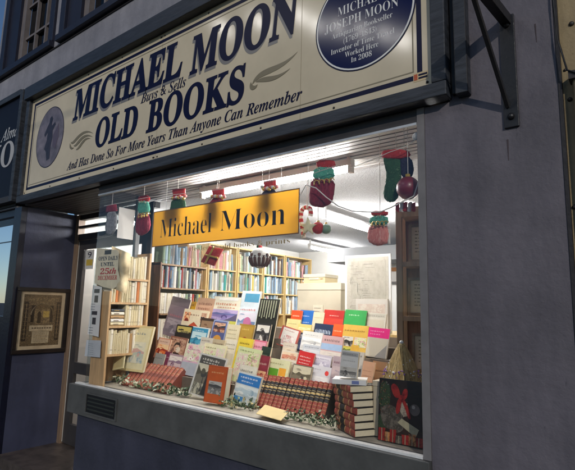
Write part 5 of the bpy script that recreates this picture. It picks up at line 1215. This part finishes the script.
# gift sacks
def sack(pts_body, pts_neck, pts_top, mb_, mn, mt, Y, label, script=None, hangpx=None, stripes=0):
    t = deco('gift_sack', label, 'decoration', Y)
    puff(poly(round_poly(pts_body, 1), Y), -.04, .04, mb_).build('sack', t); puff(poly(round_poly(pts_neck, 1), Y), -.036, .036, mn).build('collar', t); puff(poly(round_poly(pts_top, 1), Y), -.028, .028, mt).build('ruffle', t)
    if script:
        (xa, ya_), (xb, yb_) = script; path = []
        for k in range(61):
            u = k/60; a = u*math.pi*8; q = at(xa+(xb-xa)*u+1.2*math.cos(a), ya_+(yb_-ya_)*u+2.2*math.sin(a), 1, Y-.04); path.append((q.x, q.y-Y, q.z))
        MB().tube(path, .0032, M_GOLD, 6).build('script', t)
    for k in range(stripes):
        (xa, ya_), (xb, yb_) = pts_body[0], pts_body[2]; u = (k+.5)/stripes; x = xa+(xb-xa)*u
        ys_ = [p[1] for p in pts_body]; puff(poly([(x-1.3, min(ys_)+2), (x+1.3, min(ys_)+2), (x+1.3, max(ys_)-3), (x-1.3, max(ys_)-3)], Y-.036), -.008, .006, M_FWH).build('stripe', t)
    rr = random.Random(int(hangpx[0]*7)); tb = MB()
    for k in range(70):
        u = rr.random(); side = rr.choice((0, 1)); pl_ = (pts_neck if side else pts_top); px_ = min(p[0] for p in pl_)+(max(p[0] for p in pl_)-min(p[0] for p in pl_))*u; py_ = max(p[1] for p in pl_)-.5+rr.uniform(-1, 1)
        c = at(px_, py_, 1, Y-.026); c = Vector((c.x, -.026+rr.uniform(-.012, .006), c.z)); d = Vector((rr.uniform(-1, 1), rr.uniform(-1, .2), rr.uniform(-1, 1))).normalized()*rr.uniform(.008, .018); e_ = Vector((rr.uniform(-1, 1), rr.uniform(-1, 1), rr.uniform(-1, 1)))*.003
        tb.add([c-e_, c+e_, c+d], [(0, 1, 2)], [M_FWH, M_GOLD, mn, M_FWH][k % 4])
    tb.build('tinsel', t)
    hang(t, *hangpx, Y)
    return t
sack([(312, 179), (322, 177), (335, 180), (334, 195), (331, 204), (321, 208), (309, 205), (310, 192)], [(315, 167), (333, 166), (335, 178), (325, 181), (312, 180)], [(316, 160), (334, 160), (336, 166), (331, 169), (317, 169)], M_MAR, M_TEAL, M_FRED, YD, 'maroon felt gift sack with teal collar and gold script, beside the name sign', ((313, 183), (333, 180)), (325, 161))
sack([(369, 226), (379, 224), (389, 226), (389, 242), (384, 245), (375, 246), (368, 241), (368, 234)], [(371, 216), (387, 215), (389, 224), (379, 226), (369, 224)], [(372, 211), (388, 211), (388, 215), (380, 217), (371, 216)], M_STRI, M_TEAL, M_FRED, .20, 'pale red striped felt sack with teal collar, left of the window bookcase', ((371, 224), (387, 223)), (380, 212), 4)
sack([(138, 214), (144, 213), (149, 214), (150, 228), (146, 234), (140, 236), (136, 232), (137, 222)], [(139, 201), (148, 200), (150, 212), (144, 215), (138, 213)], [(139, 196), (149, 195), (150, 200), (144, 203), (138, 201)], M_MAR, M_TEAL, M_FRED, YD, 'small maroon sack with a green collar near the return glass', ((138, 216), (149, 214)), (144, 197))
# three decorations behind the yellow sign: tops show above it
for (x, yt, lab, mm) in ((178, 190, 'decoration with a red top and dark body behind the start of the name sign', M_GRN), (217, 190, 'decoration with a red and white top behind the middle of the name sign', M_MAR), (269, 181, 'decoration with a red bag top behind the end of the name sign', M_NAVF)):
    Yk = .125; t = deco('gift_sack', lab, 'decoration', Yk)
    puff(poly(round_poly([(x-6, yt+8), (x+7, yt+7), (x+8, yt+24), (x+5, yt+32), (x-6, yt+33), (x-8, yt+24)], 1), Yk), -.034, .034, mm).build('sack', t)
    puff(poly([(x-5, yt), (x+7, yt-2), (x+7, yt+6), (x-4, yt+8)], Yk), -.03, .03, M_FRED).build('ruffle', t)
    rg = random.Random(x)
    b = MB()
    for k in range(9): q = at(x-7+k*1.8, yt+7+rg.uniform(-1.5, 1.5), 1, Yk-.03); b.ball((q.x, q.y-Yk, q.z), .013, [M_FWH, M_GOLD, M_STRI][k % 3], 8)
    b.build('trim', t); hang(t, x, yt, Yk)
# red parcel and pudding under the sign
t = deco('gift_parcel', 'bright red felt parcel with gold ribbon under the name sign', 'decoration', .14)
puff(poly([(210, 246), (223, 249), (214, 266), (201, 262)], .14), -.03, .03, M_FRED).build('box', t)
b = MB(); 
for (a_, c_) in (((214, 247), (205, 264)), ((206, 255), (218, 258))):
    q0, q1 = at(*a_, 1, .108), at(*c_, 1, .108); b.tube([(q0.x, -.034, q0.z), (q1.x, -.034, q1.z)], .007, M_GOLD, 8)
b.build('ribbon', t); hang(t, 216, 248, .14)
p = at(260, 258, 1, .13); t = deco('pudding_bauble', 'round white and brown pudding bauble under the end of the name sign', 'bauble', .13, None); rb = .070
MB().ball((p.x, 0, p.z), rb, M_FWH, 28).build('ball', t)
b = MB(); bm_ = mat('felt_brown', (.10, .035, .022), .7, .2, 30)
for k in range(7):
    a_ = -2.2+k*.42
    for z0, z1 in ((-.9, .15+.2*(k % 2)),):
        pts_ = []
        for j in range(7):
            ph = z0+(z1-z0)*j/6; pts_.append((p.x+rb*1.0*math.cos(ph)*math.cos(a_), rb*1.0*math.cos(ph)*math.sin(a_), p.z+rb*1.0*math.sin(ph)))
        b.tube(pts_, .010, bm_, 8)
b.build('sauce', t); MB().lathe([(.0001, .085), (.012, .083), (.014, .066)], M_FRED, 12, (p.x, 0, p.z)).ball((p.x-.018, 0, p.z+.078), .012, M_GRN, 8).build('cap', t); hang(t, 260, 248, .13)
# candy cane, star, red ball
t = deco('candy_cane', 'red and white candy cane hanging behind the pale star', 'decoration', .15)
cane = [(304, 238), (303, 232), (302, 226), (301, 219), (301, 213), (303, 208.5), (307, 207), (310.5, 209), (311, 214), (310, 218)]
dn = []
for i in range(len(cane)-1):
    for u in (0, .5): dn.append((cane[i][0]*(1-u)+cane[i+1][0]*u, cane[i][1]*(1-u)+cane[i+1][1]*u))
pts_ = [at(x, y, 1, .15)-Vector((0, .15, 0)) for x, y in dn]
for k, m in ((0, M_FWH), (1, M_FRED)):
    b = MB()
    for i in range(k, len(pts_)-1, 2): b.tube([pts_[i], pts_[i+1]], .014, m, 10)
    b.build('stripe', t)
hang(t, 307, 207.5, .15)
t = deco('star', 'pale gold star hanging in front of the candy cane', 'star', .115, None)
sp = []
for k in range(10): a_ = math.pi/2+k*math.pi/5; r_ = 9.5 if k % 2 == 0 else 4.2; sp.append((308+r_*math.cos(a_)*.95, 227-r_*math.sin(a_)))
puff(poly(sp, .115), -.018, .018, mat('star_felt', (.74, .68, .42), .6, .08, 20)).build('star_body', t); hang(t, 308, 218, .115)
p = at(318, 228, 1, .16); t = deco('bauble', 'small bright red bauble beside the pale star', 'bauble', .16, None); MB().ball((p.x, 0, p.z), .038, M_FRED, 20).build('ball', t); MB().lathe([(.0001, .048), (.009, .047), (.010, .036)], M_GOLD, 10, (p.x, 0, p.z)).build('cap', t); hang(t, 318, 220, .16)
p = at(326, 229, 1, .19); t = deco('bauble', 'small grey green bauble behind the bright red one', 'bauble', .19, None); MB().ball((p.x, 0, p.z), .032, mat('ball_sage', (.16, .26, .17), .5), 18).build('ball', t); MB().lathe([(.0001, .042), (.008, .041), (.009, .030)], M_GOLD, 10, (p.x, 0, p.z)).build('cap', t); hang(t, 326, 221, .19)
# dark silver stocking modelled in place of a reflection in the return glass
t = deco('stocking', 'grey and red knitted stocking standing in for a reflection in the return glass', 'stocking', .10)
puff(poly(round_poly([(107, 212), (116, 210), (117, 222), (115, 233), (108, 236), (105, 230), (107, 222)], 2), .10), -.025, .025, mat('reflection_grey', (.20, .20, .21), .7, .5, 40)).build('foot', t); puff(poly([(107, 206), (116, 204), (117, 211), (106, 213)], .10), -.03, .03, M_MAR).build('cuff', t); hang(t, 112, 206, .10)
# white light cord
cord = [(417, 139), (420, 160), (419, 180), (414, 196), (404, 201), (392, 207), (380, 212), (368, 212), (352, 211), (338, 206), (326, 197), (316, 188), (306, 185), (300, 196)]
b = MB(); Y = .05
b.tube([at(x, y, 1, Y) for x, y in cord], .0035, M_FWH, 8); b.tube([at(x, y, 1, Y) for x, y in ((417, 139), (405, 147), (390, 152), (372, 160), (350, 168), (335, 166), (312, 174), (296, 178), (270, 181), (240, 186), (215, 190), (180, 194), (150, 197), (120, 203), (104, 206))], .002, M_FWH, 6)
tag(b.build('light_string'), 'thin white cord of fairy lights looping across the top of the window', 'cord')
p = at(417, 137, 1, .03); t = thing('suction_hook', 'clear white suction hook on the glass by the window post', 'hook', (p.x, .0185, p.z)); 
b = MB().lathe([(.0001, 0), (.022, 0), (.020, .006), (.010, .010), (.007, .02), (.0001, .021)], M_FWH, 16); ob = b.build('cup', t); ob.rotation_euler = (R(-90), 0, 0)
for k, px in enumerate((147, 178, 217, 263, 320, 370)):
    pass

scn.view_settings.view_transform = 'Standard'; scn.view_settings.look = 'None'; scn.view_settings.exposure = 0; scn.view_settings.gamma = 1
scn.cycles.max_bounces = 8; scn.cycles.transparent_max_bounces = 24; scn.cycles.use_denoising = True; scn.cycles.caustics_reflective = False; scn.cycles.caustics_refractive = False
scn.cycles.sample_clamp_indirect = 6
print('shelf books', NB[0], 'objects', len(col.objects))
